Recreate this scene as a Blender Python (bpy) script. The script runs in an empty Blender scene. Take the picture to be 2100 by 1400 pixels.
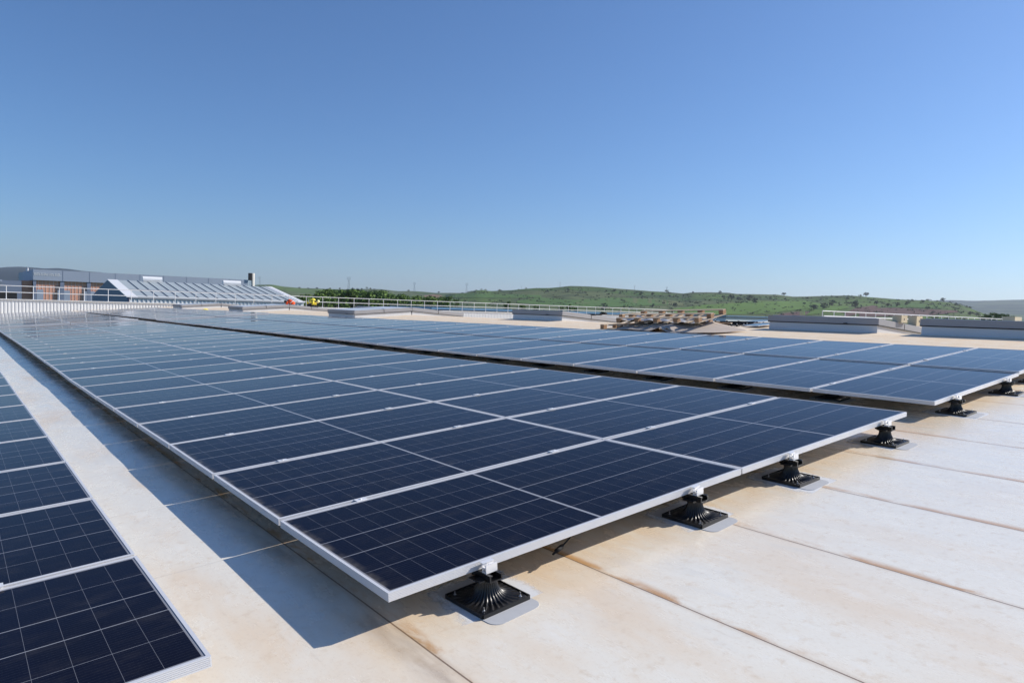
import bpy, bmesh, math, random
import numpy as np
from mathutils import Vector, Matrix
rnd = random.Random(7)
S = bpy.context.scene
COL = S.collection
R = math.radians

# ------------------------------------------------------------------ camera
CAM = Vector((-1.28383, -2.25850, 1.09856))
CX = Vector((0.774204, -0.632158, 0.031385)); CY = Vector((0.005966, 0.056873, 0.998364)); CF = Vector((0.632908, 0.772750, -0.047802))
CX.normalize(); CF = (CF - CX * CF.dot(CX)).normalized(); CY = CX.cross(CF)
cd = bpy.data.cameras.new('camera'); co = bpy.data.objects.new('camera', cd); COL.objects.link(co)
m = Matrix((CX, CY, -CF)).transposed().to_4x4(); m.translation = CAM; co.matrix_world = m
cd.sensor_fit = 'HORIZONTAL'; cd.sensor_width = 36; cd.lens = 1409.94 / 2100 * 36; cd.clip_end = 30000; cd.clip_start = 0.02
S.camera = co

def ray(px, py):            # pixel of the 2100 x 1400 photograph -> direction
    return CF + CX * ((px - 1050) / 1409.94) - CY * ((py - 700) / 1409.94)
def at(px, py, axis, val):  # point of that line of sight on the plane axis = val
    d = ray(px, py); return CAM + d * ((val - CAM[axis]) / d[axis])

# ------------------------------------------------------------------ light
SUN_EL = R(34.0); SUN_AZ = R(112)      # azimuth from +Y towards +X
sd = Vector((math.sin(SUN_AZ) * math.cos(SUN_EL), math.cos(SUN_AZ) * math.cos(SUN_EL), math.sin(SUN_EL)))
w = bpy.data.worlds.new('World'); S.world = w; w.use_nodes = True
nt = w.node_tree; nt.nodes.clear()
sky = nt.nodes.new('ShaderNodeTexSky'); sky.sky_type = 'NISHITA'; sky.sun_disc = False
sky.sun_elevation = SUN_EL; sky.sun_rotation = SUN_AZ; sky.altitude = 0; sky.air_density = 1.0; sky.dust_density = 0.5; sky.ozone_density = 10.0
bg = nt.nodes.new('ShaderNodeBackground'); bg.inputs[1].default_value = 0.112
wo = nt.nodes.new('ShaderNodeOutputWorld'); nt.links.new(sky.outputs[0], bg.inputs[0]); nt.links.new(bg.outputs[0], wo.inputs[0])
sl = bpy.data.lights.new('sun', 'SUN'); sl.energy = 4.9; sl.angle = R(0.53); sl.color = (1.0, 0.94, 0.86)
so = bpy.data.objects.new('sun', sl); COL.objects.link(so); so.rotation_euler = sd.to_track_quat('Z', 'Y').to_euler()
S.view_settings.view_transform = 'Standard'; S.view_settings.look = 'None'; S.view_settings.exposure = 0.2; S.view_settings.gamma = 1.0
S.cycles.max_bounces = 6; S.cycles.transparent_max_bounces = 8; S.cycles.sample_clamp_indirect = 4

# ------------------------------------------------------------------ material helper
class NT:
    def __init__(s, name):
        s.m = bpy.data.materials.new(name); s.m.use_nodes = True; s.n = s.m.node_tree; s.n.nodes.clear()
        s.out = s.N('ShaderNodeOutputMaterial'); s.bsdf = s.N('ShaderNodeBsdfPrincipled'); s.L(s.bsdf.outputs[0], s.out.inputs[0])
    def N(s, t, **k):
        n = s.n.nodes.new(t)
        for a, v in k.items(): setattr(n, a, v)
        return n
    def L(s, a, b): s.n.links.new(a, b)
    def put(s, inp, v):
        if hasattr(v, 'links') or isinstance(v, bpy.types.NodeSocket): s.L(v, inp)
        else: inp.default_value = v
    def math(s, op, a, b=None, c=None, clamp=False):
        n = s.N('ShaderNodeMath', operation=op, use_clamp=clamp); s.put(n.inputs[0], a)
        if b is not None: s.put(n.inputs[1], b)
        if c is not None: s.put(n.inputs[2], c)
        return n.outputs[0]
    def mix(s, f, a, b):
        n = s.N('ShaderNodeMix', data_type='RGBA'); s.put(n.inputs[0], f)
        s.put(n.inputs[6], a if not isinstance(a, tuple) else (*a, 1)[:4]); s.put(n.inputs[7], b if not isinstance(b, tuple) else (*b, 1)[:4]); return n.outputs[2]
    def coord(s, kind='Object'): return s.N('ShaderNodeTexCoord').outputs[kind]
    def sep(s, v):
        n = s.N('ShaderNodeSeparateXYZ'); s.L(v, n.inputs[0]); return n.outputs
    def noise(s, vec, scale, detail=4, rough=0.55, dist=0.0, color=False):
        n = s.N('ShaderNodeTexNoise'); s.L(vec, n.inputs['Vector']); n.inputs['Scale'].default_value = scale
        n.inputs['Detail'].default_value = detail; n.inputs['Roughness'].default_value = rough; n.inputs['Distortion'].default_value = dist
        return n.outputs[1 if color else 0]
    def scale(s, vec, v):
        n = s.N('ShaderNodeMapping'); s.L(vec, n.inputs[0]); n.inputs['Scale'].default_value = v; return n.outputs[0]
    def ramp(s, f, lo, hi, a=0.0, b=1.0):
        n = s.N('ShaderNodeMapRange'); n.interpolation_type = 'SMOOTHSTEP'; s.put(n.inputs[0], f)
        for i, v in enumerate((lo, hi, a, b)): n.inputs[i + 1].default_value = v
        return n.outputs[0]
    def set(s, **k):
        for a, v in k.items(): s.put(s.bsdf.inputs[a.replace('_', ' ')], v)
    def bump(s, h, strength=0.3, dist=0.01):
        n = s.N('ShaderNodeBump'); s.L(h, n.inputs['Height']); n.inputs['Strength'].default_value = strength; n.inputs['Distance'].default_value = dist
        s.L(n.outputs[0], s.bsdf.inputs['Normal'])

def simple(name, col, rough=0.5, metal=0.0, var=0.12, vscale=6.0, spec=0.5, kind='Object'):
    t = NT(name); n = t.noise(t.coord(kind), vscale, 5)
    c = tuple(max(0, x * (1 - var)) for x in col); d = tuple(min(1, x * (1 + var)) for x in col)
    t.set(Base_Color=t.mix(n, c, d), Roughness=t.math('ADD', rough - 0.06, t.math('MULTIPLY', n, 0.12)), Metallic=metal, Specular_IOR_Level=spec)
    return t.m

def mat_glass():
    t = NT('photovoltaic_glass'); P = t.coord(); x, y, z = t.sep(P)
    ax = t.math('ABSOLUTE', x)
    inner = t.math('SUBTRACT', ax, 0.0095)
    cu = 0.1055
    fu = t.math('FRACT', t.math('DIVIDE', inner, cu))
    du = t.math('MULTIPLY', t.math('MINIMUM', fu, t.math('SUBTRACT', 1.0, fu)), cu)      # metres to the nearest cell gap along the length
    cv = 0.2135
    ry = t.math('DIVIDE', t.math('ADD', y, cv * 2.5), cv)
    fv = t.math('FRACT', ry); dv = t.math('MULTIPLY', t.math('MINIMUM', fv, t.math('SUBTRACT', 1.0, fv)), cv)
    isb = t.math('LESS_THAN', t.math('ABSOLUTE', t.math('SUBTRACT', ry, 2.5)), 0.8)      # the two inner gaps are wider
    wv = t.math('ADD', 0.0008, t.math('MULTIPLY', isb, 0.0014))
    lv = t.math('LESS_THAN', dv, wv)
    lu = t.math('MULTIPLY', t.math('LESS_THAN', du, 0.0006), 0.5)
    cen = t.math('LESS_THAN', ax, 0.0075)
    edge = t.math('MAXIMUM', t.math('GREATER_THAN', ax, 1.1705), t.math('GREATER_THAN', t.math('ABSOLUTE', y), 0.5345))
    fb = t.math('FRACT', t.math('DIVIDE', t.math('ADD', y, 1.0), cv / 12))
    bb = t.math('MULTIPLY', t.math('LESS_THAN', t.math('ABSOLUTE', t.math('SUBTRACT', fb, 0.5)), 0.028), 0.11)
    dash = t.math('GREATER_THAN', t.math('FRACT', t.math('DIVIDE', x, 0.0132)), 0.35)
    bb = t.math('MULTIPLY', bb, t.math('ADD', 0.55, t.math('MULTIPLY', dash, 0.45)))
    line = t.math('MAXIMUM', t.math('MAXIMUM', lv, lu), t.math('MAXIMUM', cen, bb))
    line = t.math('MAXIMUM', line, t.math('MULTIPLY', edge, 0.8))
    oi = t.N('ShaderNodeObjectInfo').outputs['Random']
    comb = t.N('ShaderNodeVectorMath', operation='ADD'); t.L(P, comb.inputs[0])
    cc = t.N('ShaderNodeCombineXYZ'); t.L(t.math('MULTIPLY', oi, 37.0), cc.inputs[0]); t.L(cc.outputs[0], comb.inputs[1]); Q = comb.outputs[0]
    cell = t.mix(oi, (0.0035, 0.0045, 0.014), (0.006, 0.008, 0.022))
    n1 = t.noise(Q, 2.2, 4); cell = t.mix(t.ramp(n1, 0.35, 0.75), cell, (0.006, 0.007, 0.016))
    col = t.mix(line, cell, (0.31, 0.32, 0.35))
    # dust: faint film, a few droplets and a dirt band along the low edge
    ds = t.noise(Q, 210, 2, 0.6); spots = t.ramp(ds, 0.70, 0.78)
    film = t.math('MULTIPLY', t.ramp(t.noise(t.scale(Q, (1.0, 2.5, 1)), 5, 6, 0.65), 0.45, 0.8), t.math('MULTIPLY_ADD', oi, 0.05, 0.012))
    low = t.ramp(x, -1.13, -1.178); low = t.math('MULTIPLY', low, t.math('MULTIPLY', t.ramp(t.noise(Q, 9, 4), 0.35, 0.7), 0.30))
    dust = t.math('ADD', t.math('ADD', film, low), t.math('MULTIPLY', spots, 0.10), clamp=True)
    col = t.mix(dust, col, (0.42, 0.37, 0.30))
    t.set(Base_Color=col, Roughness=t.math('ADD', 0.30, t.math('MULTIPLY', dust, 0.6)), Specular_IOR_Level=0.0,
          Coat_Weight=1.0, Coat_Roughness=t.math('ADD', 0.055, t.math('MULTIPLY', film, 0.5)), Coat_IOR=1.11)
    return t.m

def mat_roof():
    t = NT('roof_membrane'); P = t.coord(); x, y, z = t.sep(P)
    base = (0.83, 0.785, 0.675); warm = (0.78, 0.60, 0.40); grey = (0.66, 0.65, 0.60)
    st = t.scale(P, (1.6, 0.55, 1))
    n1 = t.noise(st, 1.1, 8, 0.62, 0.15); n2 = t.noise(t.scale(P, (2.2, 0.9, 1)), 4.0, 8, 0.65, 0.2); n3 = t.noise(P, 22, 6, 0.6)
    near = t.ramp(x, 0.2, 3.0, 1.0, 0.25)          # more iron staining in the low end of the slope
    c = t.mix(t.math('MULTIPLY', t.ramp(n1, 0.42, 0.72), t.math('ADD', 0.14, t.math('MULTIPLY', near, 0.6))), base, warm)
    c = t.mix(t.math('MULTIPLY', t.ramp(n2, 0.52, 0.74), 0.50), c, (0.84, 0.825, 0.76))
    c = t.mix(t.math('MULTIPLY', t.ramp(n3, 0.52, 0.74), 0.40), c, (0.64, 0.50, 0.34))
    n5 = t.noise(t.scale(P, (1.5, .8, 1)), 75, 5, 0.7); c = t.mix(t.math('MULTIPLY', t.ramp(n5, 0.50, 0.72), 0.24), c, (0.52, 0.43, 0.31))
    c = t.mix(t.math('MULTIPLY', t.ramp(t.noise(st, 2.9, 7, 0.6, 0.5), 0.55, 0.8), 0.5), c, grey)
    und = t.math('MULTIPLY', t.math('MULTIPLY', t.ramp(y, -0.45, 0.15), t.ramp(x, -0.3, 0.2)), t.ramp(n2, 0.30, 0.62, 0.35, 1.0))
    c = t.mix(t.math('MULTIPLY', und, 0.62), c, (0.68, 0.47, 0.26))   # sheets under the panels brown with run-off; warm bounced light painted in too
    # scattered specks and drip marks
    sp = t.math('MULTIPLY', t.ramp(t.noise(P, 130, 2), 0.74, 0.80), t.ramp(t.noise(P, 2.6, 3), 0.52, 0.66))
    c = t.mix(t.math('MULTIPLY', sp, 0.7), c, (0.20, 0.16, 0.12))
    scf = t.ramp(t.noise(t.scale(P, (9.0, 1.1, 1)), 3.2, 7, 0.72), 0.60, 0.70); c = t.mix(t.math('MULTIPLY', scf, 0.22), c, (0.50, 0.40, 0.28))
    # seams: sheets run along y to the right of x = 0.065, across the gutter strip to the left of it
    jit = t.math('MULTIPLY', t.math('SUBTRACT', t.noise(P, 1.3, 2), 0.5), 0.006)
    right = t.math('GREATER_THAN', x, 0.04)
    sx = t.math('DIVIDE', t.math('ADD', t.math('SUBTRACT', x, 0.065), jit), 0.952)
    k = t.math('SUBTRACT', sx, t.math('ROUND', sx)); dx = t.math('MULTIPLY', k, 0.952)
    sxl = t.math('LESS_THAN', t.math('ABSOLUTE', dx), 0.0035)
    seam1 = t.math('MULTIPLY', sxl, right)
    blot = t.ramp(t.noise(t.scale(P, (3.5, 1.0, 1)), 2.3, 6, 0.62, 0.4), 0.43, 0.60)
    rust_side = t.math('MULTIPLY', t.ramp(dx, 0.004, 0.075, 1, 0), t.math('GREATER_THAN', dx, -0.001))
    rust = t.math('MULTIPLY', t.math('MULTIPLY', rust_side, right), t.math('MULTIPLY', blot, t.ramp(x, 0.3, 9.0, 1.0, 0.30)))
    c = t.mix(t.math('MULTIPLY', rust, 0.95), c, (0.52, 0.25, 0.06))
    halo = t.math('MULTIPLY', t.math('MULTIPLY', t.ramp(t.math('ABSOLUTE', dx), 0.0, 0.03, 1, 0), right), 0.35)
    c = t.mix(halo, c, (0.52, 0.38, 0.24))
    c = t.mix(t.math('MULTIPLY', seam1, 0.85), c, (0.16, 0.095, 0.055))
    sy = t.math('DIVIDE', t.math('SUBTRACT', t.math('ADD', y, jit), 1.22), 1.145)
    dy = t.math('MULTIPLY', t.math('SUBTRACT', sy, t.math('ROUND', sy)), 1.145)
    seam2 = t.math('MULTIPLY', t.math('LESS_THAN', t.math('ABSOLUTE', dy), 0.0035), t.math('MULTIPLY', t.math('SUBTRACT', 1.0, right), t.math('GREATER_THAN', y, 0.8)))
    c = t.mix(t.math('MULTIPLY', seam2, 0.35), c, (0.40, 0.36, 0.30))
    # dark run of dirt in the gutter line beside the first long seam
    gut = t.math('MULTIPLY', t.ramp(t.math('ABSOLUTE', t.math('SUBTRACT', x, 0.02)), 0.0, 0.11, 1, 0), t.ramp(t.noise(t.scale(P, (4, 0.8, 1)), 2.0, 6), 0.40, 0.62))
    c = t.mix(t.math('MULTIPLY', gut, 0.42), c, (0.20, 0.12, 0.07))
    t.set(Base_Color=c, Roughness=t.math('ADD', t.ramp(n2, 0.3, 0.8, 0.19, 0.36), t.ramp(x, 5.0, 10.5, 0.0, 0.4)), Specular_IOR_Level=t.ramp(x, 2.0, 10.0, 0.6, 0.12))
    lap = t.math('MULTIPLY', t.math('MULTIPLY', t.ramp(dx, 0.0, 0.14, 1.0, 0.0), t.math('GREATER_THAN', dx, 0.0)), right)
    h = t.math('ADD', t.math('ADD', t.math('MULTIPLY', n3, 0.25), t.math('MULTIPLY', lap, 1.2)), t.math('MULTIPLY', t.ramp(n5, .4, .7), 0.15))
    t.bump(t.math('MULTIPLY', h, t.ramp(x, 5.0, 9.5, 1.0, 0.0)), 0.10, 0.003)
    return t.m

def mat_terrain():
    t = NT('farmland'); P = t.coord(); x, y, z = t.sep(P)
    W = t.noise(P, 0.0045, 3, 0.5, color=True)
    wv = t.N('ShaderNodeVectorMath', operation='MULTIPLY_ADD'); t.L(W, wv.inputs[0]); wv.inputs[1].default_value = (210, 210, 0); t.L(P, wv.inputs[2]); Q = wv.outputs[0]
    v = t.N('ShaderNodeTexVoronoi'); t.L(t.scale(Q, (1, 0.42, 0)), v.inputs['Vector']); v.inputs['Scale'].default_value = 0.0078
    cell = t.sep(v.outputs['Color'])
    r1, r2, r3 = cell[0], cell[1], cell[2]
    green = t.mix(r1, (0.055, 0.115, 0.022), (0.115, 0.185, 0.040))
    dull = t.mix(r2, (0.070, 0.115, 0.040), (0.11, 0.135, 0.058))
    c = t.mix(t.math('GREATER_THAN', r3, 0.58), green, dull)
    n = t.noise(P, 0.05, 7, 0.6); c = t.mix(t.ramp(n, 0.42, 0.66), c, (0.060, 0.085, 0.030)); c = t.mix(t.math('MULTIPLY', t.ramp(t.noise(P, 0.16, 5, .65), .5, .7), .5), c, (0.13, 0.15, 0.065))
    # rough grazing higher up: dark scrub patches
    sc = t.math('MULTIPLY', t.ramp(t.noise(P, 0.022, 8, 0.68), 0.48, 0.60), t.ramp(z, 2, 22))
    c = t.mix(t.math('MULTIPLY', sc, 0.75), c, (0.038, 0.058, 0.028))
    v2 = t.N('ShaderNodeTexVoronoi'); v2.feature = 'DISTANCE_TO_EDGE'; t.L(t.scale(Q, (1, 0.42, 0)), v2.inputs['Vector']); v2.inputs['Scale'].default_value = 0.0078
    c = t.mix(t.math('MULTIPLY', t.math('LESS_THAN', v2.outputs[0], 0.018), 0.6), c, (0.05, 0.075, 0.03))
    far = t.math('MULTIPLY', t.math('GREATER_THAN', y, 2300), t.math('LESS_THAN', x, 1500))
    c = t.mix(far, c, t.mix(t.ramp(t.noise(P, 0.004, 6, 0.6), .4, .65), (0.008, 0.018, 0.022), (0.022, 0.032, 0.034)))  # dark forest mountain, with the blue of distance haze put into its colour
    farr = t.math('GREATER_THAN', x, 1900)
    c = t.mix(farr, c, t.mix(t.ramp(t.noise(t.scale(P, (1, 1, 1)), 0.006, 6, 0.6), .42, .6), (0.018, 0.040, 0.042), (0.055, 0.085, 0.055)))  # far right hills: haze blue mixed into the land colour
    t.set(Base_Color=c, Roughness=0.95, Specular_IOR_Level=0.1)
    return t.m

M = {}
M['glass'] = mat_glass(); M['roof'] = mat_roof(); M['land'] = mat_terrain()
M['alu'] = simple('anodised_aluminium', (0.72, 0.715, 0.72), 0.38, 0.15, 0.06, 9)
M['alu2'] = simple('mill_aluminium', (0.84, 0.83, 0.82), 0.33, 0.2, 0.05, 30)
M['back'] = simple('white_backsheet', (0.62, 0.62, 0.62), 0.5)
M['black'] = simple('black_plastic', (0.010, 0.010, 0.011), 0.33, 0, 0.25, 12, 0.5)
M['rubber'] = simple('black_rubber', (0.012, 0.012, 0.013), 0.7, 0, .1, 6, 0.2)
M['steel'] = simple('zinc_screw', (0.72, 0.72, 0.72), 0.28, 0.9)
M['pad'] = simple('grey_pad', (0.47, 0.475, 0.48), 0.6, 0, 0.07, 30)
M['white'] = simple('white_painted_steel', (0.74, 0.75, 0.755), 0.45, 0, 0.05, 0.8)
M['whitecorr'] = simple('white_corrugated_sheet', (0.70, 0.72, 0.73), 0.45, 0, 0.07, 0.5)
M['galv'] = simple('galvanised_sheet', (0.36, 0.36, 0.38), 0.48, 0.2, 0.12, 2.5)
M['hood'] = simple('weathered_hood', (0.34, 0.33, 0.33), 0.55, 0.0, 0.12, 3)
M['curb'] = simple('white_membrane_upstand', (0.66, 0.66, 0.655), 0.5, 0, 0.06, 2)
M['lid'] = simple('opal_dome_sheet', (0.55, 0.58, 0.60), 0.35, 0, 0.06, 2)
M['gap'] = simple('dark_gasket', (0.03, 0.03, 0.032), 0.7)
M['wood'] = simple('pallet_wood', (0.52, 0.41, 0.29), 0.8, 0, 0.35, 9)
M['woodd'] = simple('pressed_wood_block', (0.34, 0.20, 0.11), 0.85, 0, 0.40, 40)
M['card'] = simple('cardboard', (0.46, 0.39, 0.325), 0.85, 0, 0.14, 5)
M['cardb'] = simple('cardboard_box', (0.60, 0.50, 0.33), 0.85, 0, 0.10, 8)
M['clad'] = simple('blue_grey_cladding', (0.32, 0.37, 0.46), 0.55, 0.05, 0.05, 0.3)
M['cladd'] = simple('slate_blue_panel', (0.17, 0.21, 0.30), 0.6, 0, 0.05, 0.3)
M['dark'] = simple('dark_opening', (0.012, 0.013, 0.016), 0.8)
M['bluer'] = simple('blue_sheet_roof', (0.16, 0.30, 0.46), 0.45, 0.2, 0.05, 0.3)
M['blued'] = simple('dark_blue_fascia', (0.02, 0.05, 0.11), 0.5)
M['cream'] = simple('cream_render', (0.58, 0.56, 0.50), 0.8, 0, 0.06, 1)
M['bark'] = simple('bark', (0.10, 0.075, 0.05), 0.9)
M['pyl'] = simple('lattice_steel', (0.22, 0.23, 0.25), 0.6, 0.3)
M['skin'] = simple('skin', (0.45, 0.27, 0.19), 0.6)
M['orange'] = simple('orange_workwear', (0.85, 0.10, 0.02), 0.8, 0, 0.1, 8)
M['yellow'] = simple('yellow_vest', (0.85, 0.70, 0.06), 0.75, 0, 0.1, 8)
M['navy'] = simple('dark_trousers', (0.02, 0.022, 0.03), 0.85)
M['helmet'] = simple('pale_yellow_helmet', (0.85, 0.82, 0.35), 0.35)
M['refl'] = simple('reflective_tape', (0.75, 0.77, 0.72), 0.4)

def leafmat(name, a, b):
    t = NT(name); g = t.N('ShaderNodeNewGeometry'); n = t.noise(t.coord(), 1.3, 3)
    f = t.math('MULTIPLY_ADD', g.outputs['Random Per Island'], 0.6, t.math('MULTIPLY', n, 0.4))
    t.set(Base_Color=t.mix(f, a, b), Roughness=0.75, Specular_IOR_Level=0.25); return t.m
M['leafp'] = leafmat('poplar_leaves', (0.055, 0.105, 0.018), (0.15, 0.24, 0.045))
M['leafd'] = leafmat('holm_oak_leaves', (0.022, 0.036, 0.018), (0.050, 0.072, 0.032))
M['leafs'] = leafmat('scrub_leaves', (0.045, 0.065, 0.030), (0.095, 0.115, 0.050))

def mat_brick():
    t = NT('red_brick'); P = t.coord(); b = t.N('ShaderNodeTexBrick')
    x, y, z = t.sep(P); cb = t.N('ShaderNodeCombineXYZ'); t.L(t.math('ADD', x, y), cb.inputs[0]); t.L(z, cb.inputs[1]); t.L(cb.outputs[0], b.inputs['Vector'])
    b.inputs['Scale'].default_value = 3.0; b.inputs['Color1'].default_value = (0.62, 0.27, 0.18, 1); b.inputs['Color2'].default_value = (0.70, 0.34, 0.22, 1); b.inputs['Mortar'].default_value = (0.6, 0.45, 0.38, 1)
    t.set(Base_Color=b.outputs[0], Roughness=0.85); return t.m
M['brick'] = mat_brick()

def mat_smear():
    t = NT('sealant_smear'); P = t.coord(); x, y, z = t.sep(P)
    n = t.noise(P, 6, 5, 0.6); n2 = t.noise(P, 28, 4, 0.6)
    dx = t.math('DIVIDE', x, 0.235); dy = t.math('DIVIDE', y, 0.30)
    p4 = lambda a: t.math('POWER', t.math('ABSOLUTE', a), 4.0)
    r = t.math('POWER', t.math('ADD', p4(dx), p4(dy)), 0.25)
    r = t.math('ADD', r, t.math('ADD', t.math('MULTIPLY', t.math('SUBTRACT', n, 0.5), 0.65), t.math('MULTIPLY', t.math('SUBTRACT', n2, 0.5), 0.25)))
    t.set(Base_Color=(0.76, 0.765, 0.76, 1), Roughness=0.5, Alpha=t.math('MULTIPLY', t.ramp(r, 0.72, 0.96, 1, 0), 0.9)); return t.m
M['smear'] = mat_smear()

# ------------------------------------------------------------------ mesh helpers
class MB:
    def __init__(s): s.v = []; s.f = []
    def add(s, vs, fs):
        o = len(s.v); s.v += [tuple(q) for q in vs]; s.f += [tuple(i + o for i in f) for f in fs]; return s
    def box(s, x0, x1, y0, y1, z0, z1, M4=None):
        vs = [Vector(q) for q in ((x0, y0, z0), (x1, y0, z0), (x1, y1, z0), (x0, y1, z0), (x0, y0, z1), (x1, y0, z1), (x1, y1, z1), (x0, y1, z1))]
        if M4 is not None: vs = [M4 @ q for q in vs]
        return s.add(vs, [(3, 2, 1, 0), (4, 5, 6, 7), (0, 1, 5, 4), (1, 2, 6, 5), (2, 3, 7, 6), (3, 0, 4, 7)])
    def bar(s, a, b, w, h=None, up=Vector((0, 0, 1))):
        a = Vector(a); b = Vector(b); h = h or w; d = (b - a).normalized()
        if abs(d.dot(up)) > 0.98: up = Vector((1, 0, 0))
        sx = d.cross(up).normalized() * w / 2; sy = d.cross(sx).normalized() * h / 2
        vs = [p + i * sx + j * sy for p in (a, b) for i, j in ((-1, -1), (1, -1), (1, 1), (-1, 1))]
        return s.add(vs, [(0, 1, 2, 3), (7, 6, 5, 4), (0, 4, 5, 1), (1, 5, 6, 2), (2, 6, 7, 3), (3, 7, 4, 0)])
    def tube(s, pts, r, n=10, caps=True):
        pts = [Vector(p) for p in pts]; rs = r if isinstance(r, (list, tuple)) else [r] * len(pts); rings = []
        for i, p in enumerate(pts):
            d = (pts[min(i + 1, len(pts) - 1)] - pts[max(i - 1, 0)]).normalized()
            u = Vector((0, 0, 1)) if abs(d.z) < 0.95 else Vector((1, 0, 0)); a = d.cross(u).normalized(); b = d.cross(a)
            rings.append([p + rs[i] * (math.cos(2 * math.pi * k / n) * a + math.sin(2 * math.pi * k / n) * b) for k in range(n)])
        vs = [q for rg in rings for q in rg]; fs = []
        for i in range(len(pts) - 1):
            for k in range(n): fs.append((i * n + k, i * n + (k + 1) % n, (i + 1) * n + (k + 1) % n, (i + 1) * n + k))
        if caps: fs.append(tuple(range(n))[::-1]); fs.append(tuple((len(pts) - 1) * n + k for k in range(n)))
        return s.add(vs, fs)
    def mesh(s, name, mat=None, smooth=False):
        me = bpy.data.meshes.new(name); me.from_pydata(s.v, [], s.f); me.update()
        if mat: me.materials.append(mat)
        bm = bmesh.new(); bm.from_mesh(me); bmesh.ops.recalc_face_normals(bm, faces=bm.faces); bm.to_mesh(me); bm.free()
        if smooth: me.polygons.foreach_set('use_smooth', [True] * len(me.polygons))
        return me
    def build(s, name, mat, parent=None, smooth=False, **k): return link(name, s.mesh(name, mat, smooth), parent, **k)

def link(name, me, parent=None, loc=None):
    o = bpy.data.objects.new(name, me); COL.objects.link(o)
    if parent is not None: o.parent = parent
    if loc is not None: o.location = loc
    return o
def tag(o, label=None, cat=None, group=None, kind=None):
    if label: o['label'] = label
    if cat: o['category'] = cat
    if group: o['group'] = group
    if kind: o['kind'] = kind
    return o
def thing(name, label, cat, loc=(0, 0, 0), rot=(0, 0, 0), group=None):
    o = link(name, None); o.location = loc; o.rotation_euler = rot; o.empty_display_size = 0.1
    return tag(o, label, cat, group)
KIDS = {}
def kids(o): return [c for c in ALL() if c.parent == o]
def ALL(): return list(COL.objects)
def tree_of(o):
    ch = list(o.children); return (o, [tree_of(c) for c in ch])
def copy_tree(t, parent=None):
    o, ch = t; c = o.copy(); COL.objects.link(c)
    if parent is not None:
        c.parent = parent; c.matrix_parent_inverse = o.matrix_parent_inverse.copy()
    for k in ch: copy_tree(k, c)
    return c
def bevel(o, w=0.003, n=2):
    md = o.modifiers.new('bevel', 'BEVEL'); md.width = w; md.segments = n; md.limit_method = 'ANGLE'; return o
ORD = ['', 'first', 'second', 'third', 'fourth', 'fifth', 'sixth', 'seventh', 'eighth', 'ninth', 'tenth', 'eleventh', 'twelfth', 'thirteenth', 'fourteenth', 'fifteenth', 'sixteenth', 'seventeenth', 'eighteenth', 'nineteenth', 'twentieth']
TENS = {20: 'twenty', 30: 'thirty', 40: 'forty'}
def ordn(n):
    if n <= 20: return ORD[n]
    t_, u_ = n // 10 * 10, n % 10
    return TENS[t_] + '-' + ORD[u_] if u_ else {30: 'thirtieth', 40: 'fortieth'}[t_]

# ------------------------------------------------------------------ the saw-tooth roof
A, B, HGT = 0.0722, -0.0069, 0.165
RIDGE, PERIOD = 14.1, 28.0
def zroof(u, v):
    d = abs(((u - RIDGE + PERIOD / 2) % PERIOD) - PERIOD / 2)
    if u < RIDGE: d = RIDGE - u
    z = -HGT + A * (RIDGE - d) + B * v
    if u > RIDGE + 2: z -= 0.018 * max(0.0, v - 26) * min(1.0, (u - RIDGE - 2) / 12)
    return z
WALL_V = 60.0
def smooth_noise(seed):
    r = random.Random(seed); ph = [(r.uniform(0.5, 2.2), r.uniform(0.5, 2.2), r.uniform(0, 6.28)) for _ in range(6)]
    return lambda u, v: sum(math.sin(a * u + b * v + p) for a, b, p in ph) / 6
sn = smooth_noise(3)
def zroof_fine(u, v):
    z = zroof(u, v)
    if u < 10 and v < 30: z += 0.0009 * sn(u * 1.7, v * 1.7)
    if u < 0.08 and v > 0.2:
        k = (v - 1.22) / 1.145; f = k - math.floor(k)
        z += 0.0016 * min(1, max(0, (v - 1) / 2)) * math.sin(2 * math.pi * f) * min(1, (0.08 - u) / 0.1) * (0.7 + 0.6 * math.sin(v * 2.1))
    return z
us = [-14, -12, -10, -8, -6] + list(np.arange(-5, -1, .25)) + list(np.arange(-1, 0.2, .05)) + list(np.arange(0.2, 4, .25)) + list(np.arange(4, 14, 1.0)) + [14.1] + list(np.arange(16, 28, 2.0)) + [28.1] + list(np.arange(30, 42, 2.)) + [42.1, 50, 56.1, 64, 70.1, 84]
vs_ = [-14, -10, -7] + list(np.arange(-5, 0, .5)) + list(np.arange(0, 14, .08)) + list(np.arange(14, 30, .25)) + list(np.arange(30, 61, 2.0))
vs_ = [v for v in vs_ if v < WALL_V] + [WALL_V]
nb = MB(); nv_ = len(vs_)
nb.v = [(u, v, zroof_fine(u, v)) for u in us for v in vs_]
nb.f = [(i * nv_ + j, (i + 1) * nv_ + j, (i + 1) * nv_ + j + 1, i * nv_ + j + 1) for i in range(len(us) - 1) for j in range(nv_ - 1)]
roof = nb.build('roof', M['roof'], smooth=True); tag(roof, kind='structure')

# the hall below the roof, down to the ground
GZ = -9.0
hb = MB(); hb.box(-14, 84, -14, WALL_V - 0.02, GZ, -2.6)
hall = hb.build('warehouse_building', M['cream']); tag(hall, 'pale industrial hall underneath the white membrane roof with solar panels', 'building')

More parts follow.
